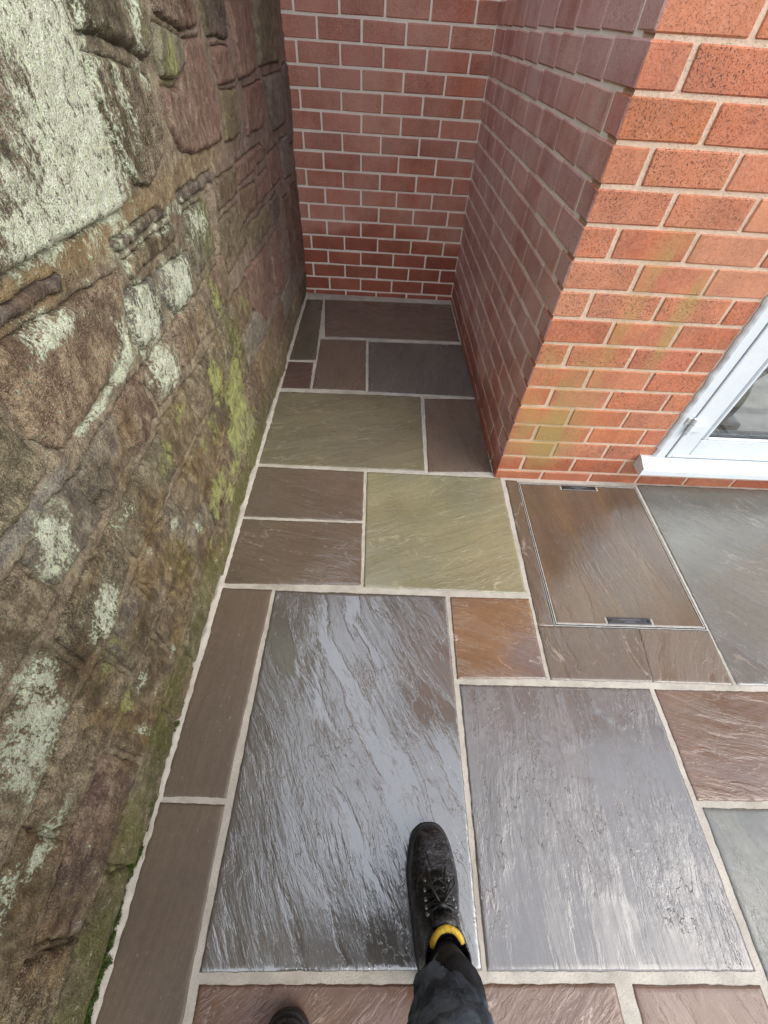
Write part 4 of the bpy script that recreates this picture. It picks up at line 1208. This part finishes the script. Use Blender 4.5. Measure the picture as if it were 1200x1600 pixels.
def loft(bm, rings, cap0=True, cap1=True):
    rv = [[bm.verts.new(p) for p in r] for r in rings]
    n = len(rv[0])
    for a, b in zip(rv[:-1], rv[1:]):
        for k in range(n): bm.faces.new((a[k], a[(k + 1) % n], b[(k + 1) % n], b[k]))
    if cap0: bm.faces.new(rv[0][::-1])
    if cap1: bm.faces.new(rv[-1])
    return rv


def ellring(c, rx, ry, n=28, z=None, wob=None, seed=0, sq=2.0, fold=0.0):
    out = []
    for k in range(n):
        a = 2 * math.pi * k / n
        ca, sa = math.cos(a), math.sin(a)
        x = math.copysign(abs(ca) ** (2 / sq), ca) * rx; y = math.copysign(abs(sa) ** (2 / sq), sa) * ry
        w = 1.0
        if wob: w = 1 + wob * float(noise2(np.array([ca * 1.7 + c[2] * 9]), np.array([sa * 1.7 + c[2] * 14]), seed)[0])
        if fold:
            f = float(noise2(np.array([a * 1.3 + c[2] * 16]), np.array([c[2] * 30 - a * 0.9]), seed + 3)[0])
            w += fold / rx * (abs(f) * 2 - 0.5)
        out.append((c[0] + x * w, c[1] + y * w, c[2]))
    return out


# the body: one continuous skinned figure, pelvis first
bodyv = {'pelvis': ((0.0, -0.27, 0.93), 0.11), 'waist': ((0.0, -0.26, 1.08), 0.105), 'chest': ((0.0, -0.25, 1.28), 0.12), 'upper': ((0.0, -0.235, 1.40), 0.10), 'neck': ((0.0, -0.22, 1.49), 0.05), 'chin': ((0.0, -0.20, 1.57), 0.065), 'head': ((0.0, -0.19, 1.65), 0.085), 'crown': ((0.0, -0.195, 1.72), 0.06),
         'hipR': ((0.085, -0.265, 0.88), 0.085), 'kneeR': ((0.115, -0.235, 0.50), 0.052), 'ankR': ((0.169, -0.176, 0.12), 0.028), 'shinR': ((0.160, -0.190, 0.28), 0.036), 'ballR': ((0.172, -0.05, 0.045), 0.028), 'toeR': ((0.172, 0.02, 0.04), 0.022),
         'hipL': ((-0.085, -0.285, 0.88), 0.085), 'kneeL': ((-0.105, -0.36, 0.50), 0.052), 'ankL': ((-0.117, -0.476, 0.12), 0.028), 'shinL': ((-0.114, -0.455, 0.28), 0.036), 'ballL': ((-0.117, -0.34, 0.045), 0.028), 'toeL': ((-0.117, -0.28, 0.04), 0.022)}
edges = [('pelvis', 'waist'), ('waist', 'chest'), ('chest', 'upper'), ('upper', 'neck'), ('neck', 'chin'), ('chin', 'head'), ('head', 'crown')]
for s, sx in (('R', 1), ('L', -1)):
    edges += [('pelvis', 'hip' + s), ('hip' + s, 'knee' + s), ('knee' + s, 'shin' + s), ('shin' + s, 'ank' + s), ('ank' + s, 'ball' + s), ('ball' + s, 'toe' + s)]
    bodyv['sh' + s] = ((0.19 * sx, -0.24, 1.40), 0.055); bodyv['el' + s] = ((0.25 * sx, -0.28, 1.12), 0.042); bodyv['wr' + s] = ((0.26 * sx, -0.24, 0.87), 0.028); bodyv['pa' + s] = ((0.26 * sx, -0.225, 0.79), 0.026)
    edges += [('upper', 'sh' + s), ('sh' + s, 'el' + s), ('el' + s, 'wr' + s), ('wr' + s, 'pa' + s)]
    for k, (dy, ln) in enumerate(((0.032, 0.068), (0.011, 0.078), (-0.011, 0.072), (-0.031, 0.056))):
        bodyv[f'f{k}a' + s] = ((0.262 * sx, -0.222 + dy, 0.755), 0.009); bodyv[f'f{k}b' + s] = ((0.258 * sx, -0.216 + dy * 1.05, 0.755 - ln * 0.55), 0.008); bodyv[f'f{k}c' + s] = ((0.246 * sx, -0.212 + dy * 1.05, 0.755 - ln), 0.007)
        edges += [('pa' + s, f'f{k}a' + s), (f'f{k}a' + s, f'f{k}b' + s), (f'f{k}b' + s, f'f{k}c' + s)]
    bodyv['tha' + s] = ((0.245 * sx, -0.182, 0.80), 0.011); bodyv['thb' + s] = ((0.238 * sx, -0.168, 0.762), 0.009)
    edges += [('wr' + s, 'tha' + s), ('tha' + s, 'thb' + s)]
names = list(bodyv)
bme = bpy.data.meshes.new('person')
bme.from_pydata([bodyv[n][0] for n in names], [(names.index(a), names.index(b)) for a, b in edges], [])
person = link('person', bme, skin_m, label='person in wet dark jeans and black boots standing with right foot forward on grey slab', cat='person')
sk = person.modifiers.new('skin', 'SKIN')
for n, sv in zip(names, bme.skin_vertices[0].data): sv.radius = (bodyv[n][1],) * 2
bme.skin_vertices[0].data[0].use_root = True
sub = person.modifiers.new('subd', 'SUBSURF'); sub.levels = 2; sub.render_levels = 2
dg = bpy.context.evaluated_depsgraph_get()
baked = bpy.data.meshes.new_from_object(person.evaluated_get(dg))
person.modifiers.clear()
person.data = baked
if not baked.materials: baked.materials.append(skin_m)
baked.polygons.foreach_set('use_smooth', [True] * len(baked.polygons))

# hair cap and jacket
bm = bmesh.new()
loft(bm, [ellring((0, -0.205 - 0.003 * i, 1.62 + 0.03 * i), rx, ry, 20) for i, (rx, ry) in enumerate([(0.088, 0.092), (0.093, 0.102), (0.090, 0.10), (0.078, 0.085), (0.052, 0.058), (0.02, 0.02)])])
bm_obj('hair', bm, hair_m, person, smooth=True)
bm = bmesh.new()
loft(bm, [ellring((0, y, z), rx, ry, 28, wob=0.06, seed=4) for (z, y, rx, ry) in [(0.86, -0.275, 0.18, 0.125), (1.0, -0.27, 0.185, 0.13), (1.15, -0.262, 0.185, 0.13), (1.3, -0.25, 0.20, 0.14), (1.4, -0.24, 0.20, 0.12), (1.46, -0.232, 0.12, 0.085), (1.5, -0.225, 0.075, 0.07)]], cap0=False)
for sx in (1, -1):
    add_tube(bm, [(0.15 * sx, -0.24, 1.40), (0.20 * sx, -0.245, 1.37), (0.235 * sx, -0.27, 1.22), (0.255 * sx, -0.28, 1.10), (0.262 * sx, -0.26, 0.98), (0.262 * sx, -0.24, 0.88)], [0.07, 0.075, 0.066, 0.06, 0.052, 0.045], 16)
bm_obj('jacket', bm, jacket_m, person, smooth=True)

# trousers: two legs and the seat
def leg_rings(path, seed):
    rings = []
    for i in range(len(path) - 1):
        (x0, y0, z0, a0, b0), (x1, y1, z1, a1, b1) = path[i], path[i + 1]
        n = 12
        for k in range(n):
            t = k / n
            rings.append(ellring((x0 + (x1 - x0) * t, y0 + (y1 - y0) * t, z0 + (z1 - z0) * t), a0 + (a1 - a0) * t, b0 + (b1 - b0) * t, 40, wob=0.11, seed=seed, fold=0.008))
    x, y, z, a, b = path[-1]
    rings.append(ellring((x, y, z), a, b, 40))
    return rings


bm = bmesh.new()
pR = [(0.166, -0.206, 0.125, 0.049, 0.060), (0.163, -0.205, 0.175, 0.053, 0.064), (0.155, -0.208, 0.26, 0.060, 0.068), (0.144, -0.222, 0.36, 0.064, 0.072), (0.132, -0.232, 0.48, 0.067, 0.074), (0.115, -0.25, 0.65, 0.078, 0.085), (0.09, -0.268, 0.84, 0.094, 0.105), (0.07, -0.275, 0.92, 0.10, 0.11)]
pL = [(-0.115, -0.50, 0.15, 0.050, 0.058), (-0.114, -0.495, 0.19, 0.054, 0.062), (-0.112, -0.46, 0.28, 0.060, 0.068), (-0.108, -0.40, 0.42, 0.066, 0.072), (-0.105, -0.365, 0.50, 0.067, 0.074), (-0.098, -0.32, 0.66, 0.078, 0.085), (-0.085, -0.29, 0.84, 0.094, 0.105), (-0.07, -0.28, 0.92, 0.10, 0.11)]
loft(bm, leg_rings(pR, 5), cap0=False)
loft(bm, leg_rings(pL, 9), cap0=False)
loft(bm, [ellring((0, -0.275, z), rx, ry, 28) for (z, rx, ry) in [(0.84, 0.14, 0.09), (0.88, 0.165, 0.11), (0.95, 0.172, 0.118), (1.02, 0.165, 0.11)]])
jeans = bm_obj('jeans', bm, denim, person, smooth=True)
mod = jeans.modifiers.new('cloth', 'SOLIDIFY'); mod.thickness = 0.003; mod.offset = -1


# boots
def outline(t, yf, yh, w, cx):
    """closed foot outline at one height; t runs 0..1 anticlockwise from the toe"""
    a = 2 * math.pi * t
    c, s = math.cos(a), math.sin(a)
    y = (yf + yh) / 2 + (yf - yh) / 2 * math.copysign(abs(c) ** 0.78, c)
    u = (y - yh) / (yf - yh)
    wy = 0.86 + 0.14 * sstep(0.35, 0.72, u)
    x = cx - w * wy * math.copysign(abs(s) ** 0.74, s)
    return x, y


def make_boot(loc, rot):
    b = empty('boot', loc)
    b.parent = person
    b.rotation_euler = (0, 0, rot)
    N = 56
    # local space: origin at the middle of the sole, toe towards +y
    lv = [(0.000, 0.143, -0.143, 0.056), (0.006, 0.147, -0.147, 0.0595), (0.022, 0.147, -0.147, 0.0595), (0.026, 0.144, -0.145, 0.058)]
    bm = bmesh.new()
    loft(bm, [[(*outline(k / N, yf, yh, w, 0), z) for k in range(N)] for (z, yf, yh, w) in lv])
    bm_obj('sole', bm, rubber, b, smooth=False)
    lv = [(0.0265, 0.140, -0.141, 0.0555), (0.036, 0.1405, -0.142, 0.0565), (0.048, 0.137, -0.142, 0.0560), (0.058, 0.129, -0.140, 0.0540), (0.066, 0.116, -0.139, 0.0515), (0.073, 0.096, -0.138, 0.049), (0.080, 0.070, -0.137, 0.0465), (0.089, 0.044, -0.136, 0.0445),
          (0.100, 0.022, -0.135, 0.0430), (0.113, 0.004, -0.134, 0.0425), (0.128, -0.010, -0.134, 0.0430), (0.145, -0.020, -0.135, 0.0445), (0.160, -0.026, -0.137, 0.046), (0.168, -0.029, -0.138, 0.0465)]
    bm = bmesh.new()
    rings = []
    for (z, yf, yh, w) in lv:
        r = []
        for k in range(N):
            x, y = outline(k / N, yf, yh, w, 0)
            wr = float(noise2(np.array([y * 34 + x * 9]), np.array([z * 60 + x * 22]), 51)[0]) * 0.0022
            r.append((x + wr, y, z + wr * (0.8 if z > 0.05 else 0)))
        rings.append(r)
    inner = [[(x * 0.86, (y + 0.083) * 0.86 - 0.083, z) for (x, y, z) in rings[-1]], [(x * 0.80, (y + 0.083) * 0.80 - 0.083, z - 0.05) for (x, y, z) in rings[-1]]]
    loft(bm, rings + inner)
    up_ = bm_obj('upper', bm, leather, b, smooth=True)
    s_ = up_.modifiers.new('s', 'SUBSURF'); s_.levels = 1; s_.render_levels = 1
    # toe cap seam and facing seams
    bm = bmesh.new()
    def top(x, y):       # height of the upper over the foot
        best = 0.0265
        for (z, yf, yh, w) in lv:
            u = (y - yh) / (yf - yh)
            if 0 < u < 1:
                a_ = 1 - ((2 * u - 1) ** 2)
                hw = w * (0.86 + 0.14 * sstep(0.35, 0.72, u)) * max(a_, 0) ** 0.45
                if abs(x) < hw: best = z
        return best
    arc = []
    for k in range(21):
        x = -0.047 + 0.094 * k / 20
        y = 0.070 - 11 * x * x
        arc.append((x, y, top(x, y) + 0.0035))
    add_tube(bm, arc, 0.0016, 6)
    arc2 = [(p[0], p[1] - 0.006, p[2] + 0.0015) for p in arc]
    add_tube(bm, arc2, 0.0012, 6)
    add_tube(bm, [(-0.018, 0.092, 0.077), (-0.012, 0.075, 0.082), (-0.004, 0.055, 0.0885), (0.004, 0.036, 0.0955)], 0.0013, 6)
    bm_obj('seam', bm, lace_m, b, smooth=True)
    # tongue
    bm = bmesh.new()
    loft(bm, [[(x, y + 0.006 * (1 - (x / 0.026) ** 2), z + 0.004 * (1 - (x / 0.026) ** 2)) for x in np.linspace(-0.024, 0.024, 8)] + [(x, y - 0.006, z - 0.006) for x in np.linspace(0.024, -0.024, 8)] for (y, z) in [(0.052, 0.087), (0.030, 0.098), (0.012, 0.112), (-0.002, 0.130), (-0.012, 0.150), (-0.020, 0.172)]])
    bm_obj('tongue', bm, leather, b, smooth=True)
    # laces: crossings, a knot and two loops
    bm = bmesh.new()
    rows = [(0.044, 0.098, 0.023), (0.029, 0.106, 0.025), (0.015, 0.117, 0.026), (0.004, 0.131, 0.027), (-0.005, 0.147, 0.028)]
    for (y0, z0, w0), (y1, z1, w1) in zip(rows[:-1], rows[1:]):
        for s in (1, -1):
            add_tube(bm, [(-s * w0, y0, z0 - 0.002), (-s * w0 * 0.5, y0 * 0.75 + y1 * 0.25 + 0.006, z0 * 0.75 + z1 * 0.25 + 0.005), (s * w1 * 0.1, (y0 + y1) / 2 + 0.008, (z0 + z1) / 2 + 0.007 + 0.001 * s), (s * w1, y1, z1 - 0.002)], 0.0022, 7)
    kx, ky, kz = 0.0, 0.004, 0.146
    add_tube(bm, [(kx - 0.008, ky, kz), (kx, ky + 0.003, kz + 0.002), (kx + 0.008, ky, kz)], 0.005, 8)
    for s, dy in ((1, 0.006), (-1, 0.014)):
        add_tube(bm, [(kx, ky, kz), (s * 0.016, ky + 0.012 + dy, kz - 0.004), (s * 0.034, ky + 0.024 + dy, kz - 0.026), (s * 0.036, ky + 0.034 + dy, kz - 0.040), (s * 0.026, ky + 0.030 + dy, kz - 0.033), (s * 0.010, ky + 0.014, kz - 0.008), (kx, ky, kz)], 0.0021, 7)
        add_tube(bm, [(kx, ky, kz), (s * 0.012, ky + 0.02, kz - 0.015), (s * 0.017, ky + 0.045, kz - 0.042), (s * 0.022, ky + 0.06, kz - 0.055)], 0.002, 7)
    bm_obj('lace', bm, lace_m, b, smooth=True)
    em = plain('eyelet_metal', (0.25, 0.25, 0.26), 0.3, 0.9)
    for (y, z, w) in rows:
        for s in (1, -1):
            bm = bmesh.new()
            bmesh.ops.create_cone(bm, cap_ends=True, segments=10, radius1=0.0042, radius2=0.003, depth=0.003, matrix=Matrix.Translation((s * (w + 0.003), y - 0.001, z - 0.003)) @ Matrix.Rotation(s * 0.7, 4, 'Y') @ Matrix.Rotation(-0.6, 4, 'X'))
            bm_obj('eyelet', bm, em, b)
    # padded yellow lining rolled over the collar
    bm = bmesh.new()
    pts = []
    for k in range(15):
        a = math.pi * (0.12 + 0.80 * k / 14)
        pts.append((0.031 * math.cos(a), -0.058 + 0.034 * math.sin(a), 0.180 - 0.010 * (1 - math.sin(max(0.0, min(math.pi, a))))))
    add_tube(bm, pts, [0.0042] + [0.0056] * 13 + [0.0042], 12)
    bm_obj('collar_padding', bm, yellow_m, b, smooth=True)
    bm = bmesh.new()
    loft(bm, [ellring((0, -0.092 - 0.04 * (z - 0.12), z), 0.0395, 0.050, 24) for z in (0.12, 0.16, 0.20, 0.24, 0.28)])
    bm_obj('sock', bm, sock_m, b, smooth=True)
    return b


make_boot((0.172, -0.080, 0.004), R(2))
make_boot((-0.117, -0.380, 0.004), R(4))
